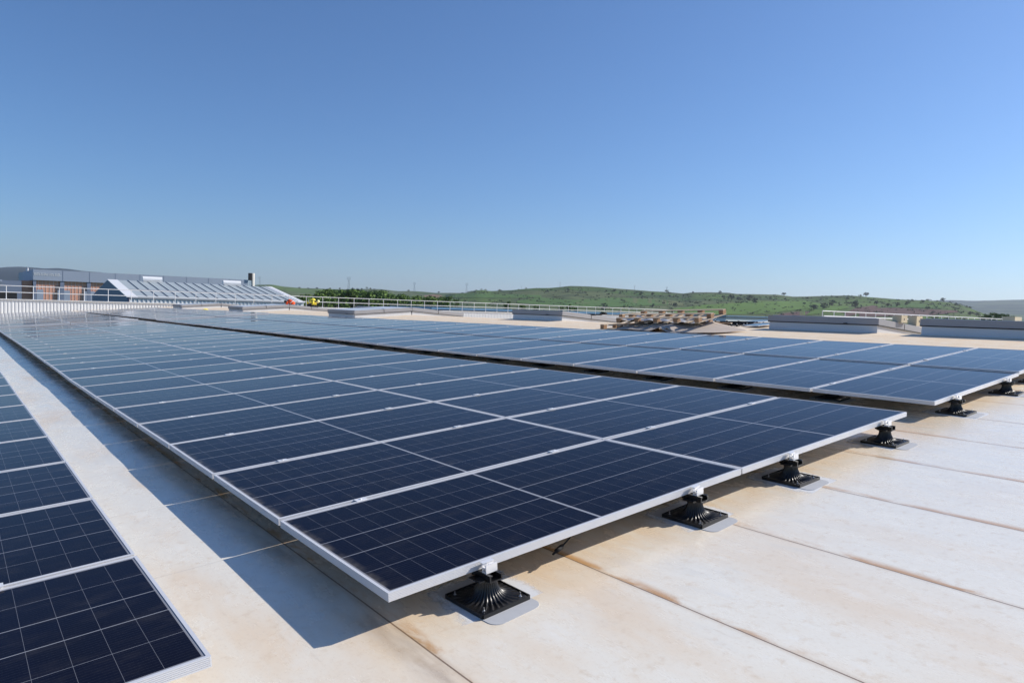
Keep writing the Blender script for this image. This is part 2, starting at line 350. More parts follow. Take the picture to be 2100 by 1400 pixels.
# ------------------------------------------------------------------ solar panels
U_, V_ = 2.390, 1.1394
PL, PW, FT = 2.384, 1.1125, 0.035
def frame_mesh():
    # side profile with shallow grooves, swept round the rectangle with mitred corners
    prof = [(0, 0), (0, -0.0035)]
    z = -0.0035
    for k in range(5):
        prof += [(0.0000, z), (0.0020, z - 0.0004), (0.0020, z - 0.0024), (0.0, z - 0.0028)]; z -= 0.0062
    prof += [(0, -FT), (0.028, -FT), (0.028, -FT + 0.002), (0.0125, -FT + 0.002), (0.0125, 0.0)]
    mb = MB(); n = len(prof)
    cs = [(-1, -1), (1, -1), (1, 1), (-1, 1)]
    for sx, sy in cs:
        for d, z in prof: mb.v.append((sx * (PL / 2 - d), sy * (PW / 2 - d), z))
    for c in range(4):
        for k in range(n):
            a, b = c * n + k, c * n + (k + 1) % n; a2, b2 = ((c + 1) % 4) * n + k, ((c + 1) % 4) * n + (k + 1) % n
            mb.f.append((a, a2, b2, b))
    return mb.mesh('panel_frame', M['alu'])
FM = frame_mesh()
gm = MB(); gx, gy = PL / 2 - 0.0126, PW / 2 - 0.0126
gm.v = [(-gx, -gy, -0.0022), (gx, -gy, -0.0022), (gx, gy, -0.0022), (-gx, gy, -0.0022), (-gx, -gy, -0.0075), (gx, -gy, -0.0075), (gx, gy, -0.0075), (-gx, gy, -0.0075)]
gm.f = [(0, 1, 2, 3), (7, 6, 5, 4), (0, 4, 5, 1), (1, 5, 6, 2), (2, 6, 7, 3), (3, 7, 4, 0)]
GM = gm.mesh('panel_glass', M['glass']); GM.materials.append(M['back'])
for p_ in GM.polygons:
    if p_.center.z < -0.007: p_.material_index = 1
DZ = {'A1': {1: [4, -2, -3, 0, 3, 0, -1, -5, -2, 6], 0: [4, -2, -3, 0, 3, 0, -1, -5, -2, 6]},
 'A2': {0: [-2, -3, 3, 3, -6, -5, -14, -16, -22, -8, -4, -2, 6, 8, 11, 9, 10, 8, 6, 1], 1: [12, 9, 10, 14, 11, 1, -6, -3, -10, -3, 1], 2: [11, 7, 3, 2, -1, -2, -6, -10, -16, -7, 1, 0]},
 'A3': {0: [8, 7, 4, 0, 3, 1, -3, -6, -10, -5, 0, 1], 1: [0, 6, 4, 0, 3, -5, -7, 1, -13, -5, 2, 7], 2: [0, -4, -6, -3, 6, 2, -1, -3, -10, -4, 1, 4, 7, 7, 8]}}
def dzn(a, i, k):
    L = DZ[a][i]
    return L[k] / 1000 if k < len(L) else 0.004 * math.sin(k * 1.3 + i * 2 + len(a) + (5 if a == 'A3' else 0)) + 0.003 * math.sin(k * 2.9 + i)
ARR = {'A1': (-0.6536 - U_, -0.0853, -0.0102 - 0.073 * U_, 0.073, -0.0127), 'A2': (0, 0, 0, 0.0722, -0.0069), 'A3': (5.4384, 0.0288, 0.3894, 0.0737, -0.0079)}
BREAK = 26
def rowv(k): return k * V_ + (0.012 if k >= BREAK else 0)
def ztop(a, u, k, i=0):
    u0, v0, z0, du, dv = ARR[a]; v = rowv(k)
    z = z0 + du * u + dv * v + dzn(a, i, k)
    if a == 'A3' and i >= 1 and u > U_ * 0.99: z += 0.0
    if k >= BREAK: z += 0.030
    return z
proto = thing('solar_panel', '', 'solar panel'); tag(link('frame', FM, proto)); link('glass', GM, proto); proto_t = tree_of(proto); used = False
BLK = {'A1': 'left-hand block cut off by the photo edge', 'A2': 'large middle block', 'A3': 'right-hand block beyond the dark gap'}
GRP = {'A1': 'solar panels of the left-hand block', 'A2': 'solar panels of the middle block', 'A3': 'solar panels of the right-hand block'}
def bpy_update(): bpy.context.view_layer.update()
bpy_update(); proto_t = tree_of(proto)
PANEL_TOP = {}
for a, cols, rows in (('A1', 1, 11), ('A2', 2, 46), ('A3', 2, 46)):
    u0, v0, z0, du, dv = ARR[a]
    for k in range(rows):
        for i in range(cols):
            if a == 'A1': zs = [[ztop(a, j * U_, q, j) for q in (k, k + 1)] for j in (0, 1)]
            else: zs = [[ztop(a, j * U_, q, j) for q in (k, k + 1)] for j in (i, i + 1)]
            if k + 1 == BREAK: zs = [[zs[0][0], zs[0][0] + dv * V_], [zs[1][0], zs[1][0] + dv * V_]]
            zc = sum(zs[0] + zs[1]) / 4
            if a == 'A3' and i == 1: zc += 0.013
            su = ((zs[1][0] + zs[1][1]) - (zs[0][0] + zs[0][1])) / 2 / U_; sv = ((zs[0][1] + zs[1][1]) - (zs[0][0] + zs[1][0])) / 2 / V_
            p = proto if not used else copy_tree(proto_t); used = True
            ex = Vector((1, 0, su)).normalized(); ey = Vector((0, 1, sv)); ey = (ey - ex * ey.dot(ex)).normalized(); ez = ex.cross(ey)
            mm = Matrix((ex, ey, ez)).transposed().to_4x4(); mm.translation = (u0 + (i + 0.5) * U_ + rnd.uniform(-.001, .001), v0 + rowv(k) + V_ / 2 - 0.0, zc)
            p.matrix_world = mm
            PANEL_TOP[(a, i, k)] = mm
            col = '' if cols == 1 else (', left column', ', right column')[i]
            row = 'nearest row' if k == 0 else ordn(k + 1) + ' row back'
            p['label'] = 'framed dark blue solar panel, ' + row + ' of the ' + {'A1': 'left-hand block', 'A2': 'middle block', 'A3': 'right-hand block'}[a] + col
            p['category'] = 'solar panel'; p['group'] = GRP[a]

# ------------------------------------------------------------------ pedestal feet with rail bracket and clamp
def foot_meshes():
    H = 0.092; n = 168; rings = 16; mb = MB()
    for j in range(rings + 1):
        s = j / rings
        for i in range(n):
            th = 2 * math.pi * i / n; c, sn_ = math.cos(th), math.sin(th)
            Rsq = 0.1275 / max(abs(c), abs(sn_)); Rsq = min(Rsq, 0.168)
            if s < 0.6:
                q = s / 0.6; r = 0.040 + 0.052 * q ** 2.4; z = 0.014 + (H - 0.014) * (1 - q) ** 1.25
                rip = 0.0035 * (0.4 + 0.9 * q)
            else:
                q = (s - 0.6) / 0.4; r = 0.092 + (Rsq - 0.092) * q; z = 0.014 - 0.002 * q; rip = 0.0040 * (1 - q) ** 0.5
            wv = math.cos(28 * th + 3.0 * s); rr = r + (rip * wv if s < 0.6 else 0); zz = z + (rip * max(0, wv) * 1.4 if s > 0.5 and q < 0.97 else 0)
            mb.v.append((rr * math.cos(th), rr * math.sin(th), zz))
    for j in range(rings):
        for i in range(n): mb.f.append((j * n + i, j * n + (i + 1) % n, (j + 1) * n + (i + 1) % n, (j + 1) * n + i))
    base = len(mb.v)
    for i in range(n):
        x, y, z = mb.v[rings * n + i]; mb.v.append((x, y, 0.0))
    for i in range(n): mb.f.append((rings * n + i, rings * n + (i + 1) % n, base + (i + 1) % n, base + i))
    body = mb.mesh('pedestal', M['black'], True)
    # raised rim + collar
    b2 = MB(); b2.tube([(0, 0, H - 0.004), (0, 0, H + 0.003), (0, 0, H + 0.006)], [0.046, 0.046, 0.041], 32)
    for sx, sy in ((1, 0), (-1, 0), (0, 1), (0, -1)):
        if sx: b2.box(sx * 0.1275 - 0.003, sx * 0.1275 + 0.003, -0.1245, 0.1245, 0.0, 0.017)
        else: b2.box(-0.1245, 0.1245, sy * 0.1275 - 0.003, sy * 0.1275 + 0.003, 0.0, 0.0172)
    rim = b2.mesh('rim', M['black'])
    br = MB(); z0, z1 = H + 0.006, 0.1285      # U-channel running along y
    br.box(-0.034, 0.034, -0.062, 0.062, z0, z0 + 0.005)
    br.box(-0.034, -0.027, -0.062, 0.062, z0 + 0.005, z1); br.box(0.027, 0.034, -0.062, 0.062, z0 + 0.005, z1)
    br.box(-0.027, -0.019, -0.062, 0.062, z1 - 0.005, z1 - 0.001); br.box(0.019, 0.027, -0.062, 0.062, z1 - 0.005, z1 - 0.001)
    br.box(-0.068, -0.034, -0.036, 0.036, z0 + 0.002, z0 + 0.008); br.box(0.034, 0.068, -0.036, 0.036, z0 + 0.002, z0 + 0.008)
    bra = br.mesh('bracket', M['black'])
    cl = MB(); cl.box(-0.030, 0.030, -0.034, -0.005, z1, z1 + 0.004); cl.box(-0.030, 0.030, -0.034, -0.030, z1 + 0.004, z1 + 0.038)
    cl.box(-0.030, 0.030, -0.009, -0.006, z1 + 0.004, z1 + 0.0385); cl.box(-0.030, 0.030, -0.030, -0.009, z1 + 0.020, z1 + 0.024); cl.box(-0.030, 0.030, -0.0125, 0.010, z1 + 0.0386, z1 + 0.0416)
    cl.tube([(0, -0.020, z1 + 0.024), (0, -0.020, z1 + 0.034)], 0.0065, 6)
    endc = cl.mesh('clamp', M['alu2'])
    cm = MB(); cm.box(-0.032, 0.032, -0.021, 0.021, z1 + 0.0372, z1 + 0.0405); cm.box(-0.030, 0.030, -0.0095, -0.0065, z1, z1 + 0.0371); cm.box(-0.030, 0.030, 0.0065, 0.0095, z1, z1 + 0.0371)
    cm.tube([(0, 0, z1 + 0.0406), (0, 0, z1 + 0.045)], 0.0065, 6)
    midc = cm.mesh('clamp', M['alu2'])
    sc = MB(); sc.tube([(0, 0, 0), (0, 0, 0.002)], 0.009, 14); sc.tube([(0, 0, 0.002), (0, 0, 0.006)], 0.0055, 6); sc.tube([(0, 0, 0.006), (0, 0, 0.019)], 0.003, 8)
    scr = sc.mesh('screw', M['steel'])
    pd = MB(); pts = []
    hx, hy, rc = 0.133, 0.205, 0.05
    for cxn, cyn, a0 in ((1, 1, 0), (-1, 1, 90), (-1, -1, 180), (1, -1, 270)):
        for k in range(7):
            a = R(a0 + 15 * k); pts.append((cxn * (hx - rc) + rc * math.cos(a), cyn * (hy - rc) + rc * math.sin(a)))
    n = len(pts); pd.v = [(x, y, 0.0) for x, y in pts] + [(x, y, 0.003) for x, y in pts]
    pd.f = [tuple(range(n, 2 * n))] + [(i, (i + 1) % n, n + (i + 1) % n, n + i) for i in range(n)]
    pad = pd.mesh('pad', M['pad'])
    sm = MB(); sm.add([(-0.30, -0.38, 0), (0.30, -0.38, 0), (0.30, 0.38, 0), (-0.30, 0.38, 0)], [(0, 1, 2, 3)]); sme = sm.mesh('sealant', M['smear'])
    return body, rim, bra, endc, midc, scr, pad, sme
FB, FR, FBR, FE, FMC, FSC, FP, FSM = foot_meshes()
def make_foot(front):
    t = thing('support_foot', '', 'support foot')
    b = link('base', FB, t, (0, 0, 0.004)); link('rim', FR, b); link('bracket', FBR, t, (0, 0, 0.004)); link('clamp', FE if front else FMC, t, (0, 0, 0.004))
    if front:
        for sx in (1, -1):
            for sy in (1, -1): link('screw', FSC, b, (sx * 0.098, sy * 0.098, 0.012))
    link('pad', FP, t, (0, 0, 0.001)).rotation_euler = (0, 0, R(1.5))
    if front: link('sealant', FSM, t, (0.02, -0.03, 0.0012))
    return t
ff = make_foot(True); fi = make_foot(False); bpy_update(); ff_t, fi_t = tree_of(ff), tree_of(fi); uf = ui = False
CLU = (0.47, 1.91, 2.93, 4.33)
FRONT_L = ['black support foot with ribbed cone, nearest one at the corner of the middle block', 'black support foot under the middle block, second from the near corner',
           'black support foot just right of the joint in the front edge of the middle block', 'black support foot beside the far right corner of the middle block',
           'black support foot beside the near corner of the right-hand block', 'black support foot at the right photo edge under the right-hand block',
           'black support foot, third along the front edge of the right-hand block', 'black support foot, fourth along the front edge of the right-hand block']
nfront = 0; GAPL = []
tilt = math.atan(A)
for a, cols, rows in (('A2', 2, 23), ('A3', 2, 24), ('A1', 1, 10)):
    u0, v0, z0, du, dv = ARR[a]
    for j, cu in enumerate(CLU if a != 'A1' else (0.5, 1.9)):
        for k in range(rows):
            front = (k == 0)
            u = u0 + cu; v = v0 + rowv(k) + (0.004 if front else 0.0)
            zr = zroof_fine(u, v); i = 0 if cu < U_ else 1
            z1, z2 = (ztop(a, cu // U_ * U_, k, i if a != 'A1' else 0), 0)
            f = cu / U_; lo = int(f); hi = lo + 1
            zt = ztop(a, lo * U_, k, lo) * (hi - f) + ztop(a, hi * U_, k, hi) * (f - lo) + (0.013 if a == 'A3' and lo == 1 else 0)
            if front: p = ff if not uf else copy_tree(ff_t); uf = True
            else: p = fi if not ui else copy_tree(fi_t); ui = True
            p.location = (u, v - (0.012 if front else V_ * 0.0 + 0.0), zr); p.rotation_euler = (0, -tilt, R(rnd.uniform(-2.5, 2.5)))
            p.scale = (1, 1, max(0.3, (zt - FT - zr - 0.0015) / 0.1325))
            if a == 'A1': lab = 'black foot hidden underneath the left-hand panel block'
            elif front and a in ('A2', 'A3'): lab = FRONT_L[j + (4 if a == 'A3' else 0)]
            elif a == 'A3' and j == 0: lab = 'dark foot seen in the gap under the right-hand block, ' + ordn(k + 1) + ' from its near corner'
            else: lab = 'silver clamp at the ' + ordn(k) + ' joint of the ' + ('middle' if a == 'A2' else 'right') + ' block, ' + ('outer left', 'inner left', 'inner right', 'outer right')[j] + ' foot line'
            p['label'] = lab; p['category'] = 'support foot'; p['group'] = 'support feet of the solar panels'

# loose cable with plug below the front edge
cb = thing('loose_cable', 'black cable with plug hanging under the front edge of the middle block', 'cable')
p0 = Vector((1.02, 0.16, -0.02)); p1 = Vector((0.915, 0.04, 0.00)); 
q0 = at(1146, 1100, 1, 0.06); q1 = at(1152, 1119, 1, 0.055)
q1 = at(1155, 1117, 1, 0.07); q2 = at(1146, 1125, 1, 0.05); q3 = at(1134, 1136, 1, 0.03)
MB().tube([Vector((1.10, 0.35, 0.02)), at(1172, 1098, 1, 0.12), q1], 0.004, 8).build('cable', M['rubber'], cb, True)
MB().tube([q1, q1.lerp(q2, 0.4), q2, q2.lerp(q3, 0.45), q2.lerp(q3, 0.46), q3], [0.007, 0.0115, 0.0115, 0.011, 0.006, 0.005], 10).build('plug', M['rubber'], cb, True)

# ------------------------------------------------------------------ skylights
def skylight_t():
    # local: x along the slope (2.6 m), y 2.5 m, base at the roof
    t = thing('roof_skylight', '', 'skylight')
    L, W = 2.62, 2.5
    MB().box(0, L, 0, W, -0.12, 0.165).build('curb', M['curb'], t)
    MB().box(-0.02, L + 0.02, -0.035, W + 0.035, 0.158, 0.178).build('gasket', M['gap'], t)
    for k in (0, 1):
        x0, x1 = 0.0 + k * (L / 2 + 0.012), L / 2 - 0.012 + k * (L / 2 + 0.012)
        h = MB().box(x0 - 0.03 * (k == 0), x1 + 0.03 * (k == 1), -0.03, W + 0.03, 0.1785, 0.31).build('hood', M['hood'], t)
        MB().box(x0 + 0.05, x1 - 0.05, 0.05, W - 0.05, 0.3105, 0.325).build('lid', M['lid'], h)
    MB().box(L / 2 - 0.009, L / 2 + 0.009, -0.034, W + 0.034, 0.178, 0.30).build('joint', M['gap'], t)
    MB().box(-0.10, -0.032, W * 0.25, W * 0.25 + 0.06, 0.175, 0.19).build('catch', M['gap'], t)
    return t
sk = skylight_t(); bpy_update(); sk_t = tree_of(sk); used = False
SKY = [(14.02, 3.30 - 2.5, 1, 'grey roof skylight with white upstand, cut off by the right edge of the photo'),
       (14.02, 4.16, 1, 'grey roof skylight with white upstand behind the right-hand panels, carrying two cardboard boxes'),
       (14.02, 13.92, 1, 'grey roof skylight with white upstand left of the wooden pallets'),
       (11.40, 23.28, -1, 'grey roof skylight mirrored in the panels of the right-hand block'),
       (11.40, 37.0, -1, 'grey low skylight in front of the worker in orange'),
       (11.40, 50.0, -1, 'low grey skylight farthest away, next to the corrugated parapet'),
       (14.055, 37.0, 1, 'grey skylight beyond the ridge hiding the legs of both workers'),
       (14.055, 50.0, 1, 'faint grey skylight beyond the ridge, farthest one'),
       (14.055, 23.28, 1, 'grey skylight beyond the ridge, continuing the mirrored skylight to the right'),
       (14.055, 26.1, 1, 'dark hooded skylight peeping out behind the mirrored skylight')
       ]
for u, v, sl_, lab in SKY:
    p = sk if not used else copy_tree(sk_t); used = True
    p.location = (u, v, zroof(u, v)); p.rotation_euler = (0, -math.atan(A) if sl_ < 0 else math.atan(A), 0); p['label'] = lab; p['category'] = 'skylight'; p['group'] = 'roof skylights'

def boxcard(name, lab, mn, mx, cat='box'):
    t = thing(name, lab, cat, mn, group='cardboard boxes on the skylights'); sx, sy, sz = [b - a for a, b in zip(mn, mx)]
    bevel(MB().box(0, sx, 0, sy, 0, sz).build('carton', M['cardb'], t), 0.004)
    MB().box(-0.01, sx * 0.99, sy * 0.46, sy * 0.56, sz + 0.0006, sz + 0.0018).build('tape', M['card'], t)
    MB().box(sx * 0.4, sx * 0.52, -0.0012, 0.0006, sz * 0.35, sz * 0.6).build('handle_slot', M['gap'], t)
    return t
ztopB = lambda u: zroof(14.02, 4.2) + 0.325 - A * (u - 14.02)
boxcard('cardboard_box', 'cardboard box on the skylight, left of the two boxes', (15.0, 4.07, ztopB(15.25) + 0.0), (15.33, 4.26, 1.215))
boxcard('cardboard_box', 'cardboard box with an open flap, right of the two boxes on the skylight', (16.0, 4.13, ztopB(16.15)), (16.34, 4.31, 1.215))
boxcard('cardboard_box', 'cardboard box on the skylight at the right edge of the photo', (15.0, 1.98, ztopB(15.2)), (15.45, 2.19, 1.245))

# black bags on the skylight beside the pallets
for k, (px, py, w_, h_, lab) in enumerate(((1218, 644.5, .13, .06, 'small black bag on the skylight left of the pallets, leftmost'), (1228.5, 644, .20, .075, 'flat black bag on the skylight, middle one of three'), (1238, 642, .24, .13, 'biggest black bag on the skylight, right next to the pallets'))):
    c = at(px, py + 1.5, 0, 14.55 + .25 * k); h_ *= .72; w_ *= .85; mb = MB()
    n = 9
    for i in range(n):
        for j in range(12):
            th = math.pi * i / (n - 1); ph = 2 * math.pi * j / 12; rr = 1 + 0.18 * math.sin(3 * ph + k) * math.sin(th) + 0.1 * math.sin(5 * ph + 2 * i)
            mb.v.append((0.12 * rr * math.sin(th) * math.cos(ph), w_ / 2 * 1.25 * rr * math.sin(th) * math.sin(ph), h_ * 0.6 * math.cos(th) * (1.0 if math.cos(th) > 0 else 0.5)))
    mb.f = [(i * 12 + j, i * 12 + (j + 1) % 12, (i + 1) * 12 + (j + 1) % 12, (i + 1) * 12 + j) for i in range(n - 1) for j in range(12)]
    o = mb.build('black_bag', M['rubber'], None, True, loc=c); tag(o, lab, 'bag', 'black bags on the skylight')

# ------------------------------------------------------------------ pallets and cardboard
def pallet(name, lab, loc, rot, blocks_up, L=2.55, W=1.1):
    # x across (W), y along (L); skids run along y
    t = thing(name, lab, 'pallet', loc, rot, 'wooden pallets'); s = 1 if blocks_up else -1
    for i in range(9):
        y = 0.06 + i * (L - 0.12) / 8; MB().box(0, W, y - 0.055, y + 0.055, -0.010, 0.010).build('deck_board', M['wood'], t)
    for xs in (0.06, W / 2, W - 0.06):
        a, b = (0.0105, 0.105) if blocks_up else (-0.105, -0.0105)
        for i in range(5):
            y = 0.06 + i * (L - 0.12) / 4
            MB().box(max(0, xs - 0.065), xs + 0.065, y - 0.06, y + 0.06, a, b).build('block', M['woodd'], t)
        c = (0.1055, 0.123) if blocks_up else (-0.123, -0.1055)
        MB().box(xs - 0.05, xs + 0.05, 0, L, *c).build('skid_board', M['wood'], t)
    return t
zr_ = zroof(12.3, 8.5)
pallet('wooden_pallet', 'upturned wooden pallet with rows of blocks on top, upper one of the heap', (12.1, 7.30, 0.905), (R(-2.0), R(-12.0), R(0)), True)
pallet('wooden_pallet', 'wooden pallet standing upright way on the roof, left lower one of the heap', (12.05, 7.93, 0.775), (R(-0.6), R(-3), R(2)), False, 2.35)
pallet('wooden_pallet', 'dark wooden pallet flat at the back of the heap', (13.6, 8.6, 0.97), (R(1.5), R(-3), R(6)), False, 2.3)

def sheet(name, lab, corners, bumps, mat, cat, grp=None, res=26, th=0.006):
    # corners: 4 world points; bumps(s,t) -> extra height
    c = [Vector(q) for q in corners]; mb = MB()
    for side in (0, 1):
        for i in range(res):
            for j in range(res):
                s_, t_ = i / (res - 1), j / (res - 1); p = c[0].lerp(c[1], s_).lerp(c[3].lerp(c[2], s_), t_)
                mb.v.append((p.x, p.y, p.z + bumps(s_, t_) - side * th))
    n = res
    mb.f = [(i * n + j, (i + 1) * n + j, (i + 1) * n + j + 1, i * n + j + 1) for i in range(n - 1) for j in range(n - 1)]
    o = n * n; mb.f += [tuple(o + q for q in f[::-1]) for f in list(mb.f)]
    for i in range(n - 1):
        for a, b in (((i * n), ((i + 1) * n)), ((i * n + n - 1), ((i + 1) * n + n - 1)), (i, i + 1), ((n - 1) * n + i, (n - 1) * n + i + 1)): mb.f.append((a, b, b + o, a + o))
    ob = mb.build(name, mat, None, True); tag(ob, lab, cat, grp); return ob
zz = lambda u, v, d=0.01: (u, v, zroof(u, v) + d)
sheet('cardboard_sheet', 'large buckled cardboard sheet in front of the pallets, left one', [zz(11.85, 9.7, 0.02), zz(12.75, 9.4, 0.20), zz(12.45, 7.5, 0.17), zz(11.65, 7.55, 0.02)],
      lambda s, t: 0.09 * (1 - abs(2 * t - 0.9)) * (0.4 + 0.6 * s) + 0.10 * max(0, 1 - abs(t - 0.72) / 0.14) * (1 - s) + 0.012 * math.sin(9 * t + 4 * s), M['card'], 'cardboard', 'cardboard sheets by the pallets')
sheet('cardboard_sheet', 'large buckled cardboard sheet in front of the pallets, right one with a raised edge', [zz(11.75, 8.1, 0.035), zz(12.9, 8.0, 0.20), zz(13.0, 6.6, 0.06), zz(11.75, 6.9, 0.01)],
      lambda s, t: 0.08 * (1 - abs(2 * t - 0.7)) * s + 0.09 * max(0, 1 - abs(t - 0.12) / 0.16) * (1 - s) + 0.05 * t * (1 - s) + 0.010 * math.sin(7 * t - 5 * s), M['card'], 'cardboard', 'cardboard sheets by the pallets')

rbd = random.Random(9)
for k in range(7):
    u_, v_ = 12.3 + rbd.uniform(0, 1.0), 7.4 + rbd.uniform(0, 2.6); a_ = rbd.uniform(-.5, .5) + (math.pi / 2 if k % 3 else 0); L_ = rbd.uniform(.5, 1.1); z_ = zroof(u_, v_) + rbd.uniform(.17, .30)
    d_ = Vector((math.cos(a_), math.sin(a_), rbd.uniform(-.06, .06))) * L_ / 2; mb = MB(); mb.bar(Vector((u_, v_, z_)) - d_, Vector((u_, v_, z_)) + d_, 0.09, 0.02)
    tag(mb.build('loose_board', M['wood'] if k % 2 else M['woodd']), 'loose weathered board lying in the heap of wooden pallets', 'board', 'loose boards in the pallet heap')
sheet('plastic_sheet', 'crumpled white plastic film lying under the blocks of the upper pallet', [(12.15, 9.9, 0.90), (13.0, 9.8, 1.02), (13.1, 7.5, 1.03), (12.2, 7.5, 0.93)],
      lambda s, t: 0.018 * math.sin(31 * t + 9 * s) + 0.016 * math.sin(23 * s + 5 * t) - 0.02, M['curb'], 'plastic film', None, 34, 0.002)
# small pair of gloves left on the far panels
gp = at(417, 636.5, 2, ztop('A3', 2.5, 31, 1) + 0.05)
for k in (0, 1):
    mb = MB(); mb.tube([gp + Vector((0, -0.35 * k, 0.02)), gp + Vector((0.12, 0.1 - 0.35 * k, 0.05)), gp + Vector((0.22, 0.16 - 0.35 * k, 0.03))], [0.05, 0.075, 0.04], 8)
    for f_ in range(4): mb.tube([gp + Vector((0.20, 0.10 + .03 * f_ - 0.35 * k, 0.03)), gp + Vector((0.32, 0.13 + .035 * f_ - 0.35 * k, 0.02))], [0.014, 0.010], 6)
    tag(mb.build('work_glove', M['yellow'], None, True), 'small yellow work glove lying on the distant panels', 'glove', 'yellow gloves on the far panels')

# feet, parts and two panels waiting on the next roof slope
def next_slope(px, py):
    d = ray(px, py); t = 20.0
    while t < 70:
        q = CAM + d * t
        if q.x > 20 and q.z < zroof(q.x, q.y): return q
        t += 0.05
    return None
for k, (px, py) in enumerate(((1467, 660.6), (1490.7, 661), (1484.6, 667.6), (1511.4, 669.5), (1525.4, 669), (1532, 668), (1546.6, 667), (1560.6, 666.4), (1565.4, 663.3), (1514.7, 661.6), (1500, 668.6))):
    q = next_slope(px, py)
    if q is None: continue
    p = copy_tree(fi_t); 
    p.location = (q.x, q.y, zroof(q.x, q.y)); p.rotation_euler = (0, -tilt, 0); p.scale = (1, 1, 1); p['label'] = 'black foot waiting without a panel on the next white roof slope'; p['category'] = 'support foot'; p['group'] = 'feet waiting on the next slope'
rb = random.Random(5)
for k in range(9):
    q = next_slope(1478 + k * 7.5, 665.5 + 1.2 * math.sin(k * 2)); 
    if q is None: continue
    mb = MB(); mb.bar(q + Vector((-.3, -.6, .06)), q + Vector((.3 + rb.uniform(-.3, .3), .7, .12)), 0.12, 0.10); mb.bar(q + Vector((-.2, .5, .16)), q + Vector((.1, -.5, .18)), 0.08, 0.06)
    tag(mb.build('mounting_rail', M['rubber']), 'black mounting rails piled on the next roof slope', 'rail', 'piled mounting rails')
for k, (px, py, lab) in enumerate(((1553, 663, 'blue solar panel lying on the next slope, behind the feet'), (1560, 670, 'blue solar panel lying on the next slope next to the skylight'))):
    q = next_slope(px, py)
    if q is None: continue
    for i in range(1):
        p = copy_tree(proto_t); ex = Vector((1, 0, A)).normalized(); ey = Vector((0, 1, B)); ez = ex.cross(ey).normalized(); ey = ez.cross(ex)
        mm = Matrix((ex, ey, ez)).transposed().to_4x4(); mm.translation = (q.x, q.y, zroof(q.x, q.y) + 0.16); p.matrix_world = mm; p['label'] = lab; p['category'] = 'solar panel'; p['group'] = 'panels lying on the next slope'

# ------------------------------------------------------------------ parapet wall (corrugated) and railing
CAPZ = 0.60
def corr(mb, x0, x1, y, z0f, z1, pitch=0.2165, depth=0.032):
    x = x0; pts = []
    while x < x1:
        pts += [(x, 0), (x + 0.10, 0), (x + 0.125, 1), (x + pitch - 0.025, 1)]; x += pitch
    for (xa, ya) in pts: mb.v += [(xa, y + ya * depth, z0f), (xa, y + ya * depth, z1)]
    n = len(pts); o = 0; mb.f += [(2 * i, 2 * i + 2, 2 * i + 3, 2 * i + 1) for i in range(n - 1)]
pw = thing('parapet_wall', 'long white corrugated sheet parapet wall at the far edge of the roof', 'wall')
mb = MB(); corr(mb, -14, 84, WALL_V + 0.0, -2.6, CAPZ); mb.build('sheet', M['whitecorr'], pw)
MB().box(-14, 84, WALL_V - 0.10, WALL_V + 0.35, CAPZ + 0.001, CAPZ + 0.045).build('coping', M['white'], pw)
MB().box(-14, 84, WALL_V + 0.08, WALL_V + 0.30, -2.6, CAPZ).build('core', M['whitecorr'], pw)
rl = thing('roof_railing', 'long white two-bar safety railing on top of the far parapet', 'railing')
RB = CAPZ + 0.046
for z, nm in ((1.61, 'top_rail'), (1.14, 'middle_rail')): MB().tube([(-12, WALL_V + .12, z), (79.9, WALL_V + .12, z)], 0.026, 8).build(nm, M['white'], rl)
pm = MB().tube([(0, 0, RB), (0, 0, 1.60)], 0.024, 8).box(-0.06, 0.06, -0.05, 0.05, RB, RB + 0.012).mesh('post', M['white'])
u = 1.92 - 1.625 * 8
while u < 80: link('post', pm, rl, (u, WALL_V + .12, 0)); u += 1.625
# second railing to the right, on the gable of the next hall
r2 = thing('roof_railing', 'white railing behind the right-hand skylights with closely spaced posts', 'railing')
V2 = 20.0
MB().tube([(43.4, V2, 1.585), (84, V2, 1.585)], 0.03, 8).build('top_rail', M['white'], r2)
MB().tube([(43.6, V2, 1.24), (84, V2, 1.24)], 0.04, 8).build('middle_rail', M['white'], r2)
pm2 = MB().tube([(0, 0, 0.2), (0, 0, 1.575)], 0.028, 8).mesh('post', M['white'])
for k in range(26): link('post', pm2, r2, (43.4 + 1.6 * k, V2, 0))

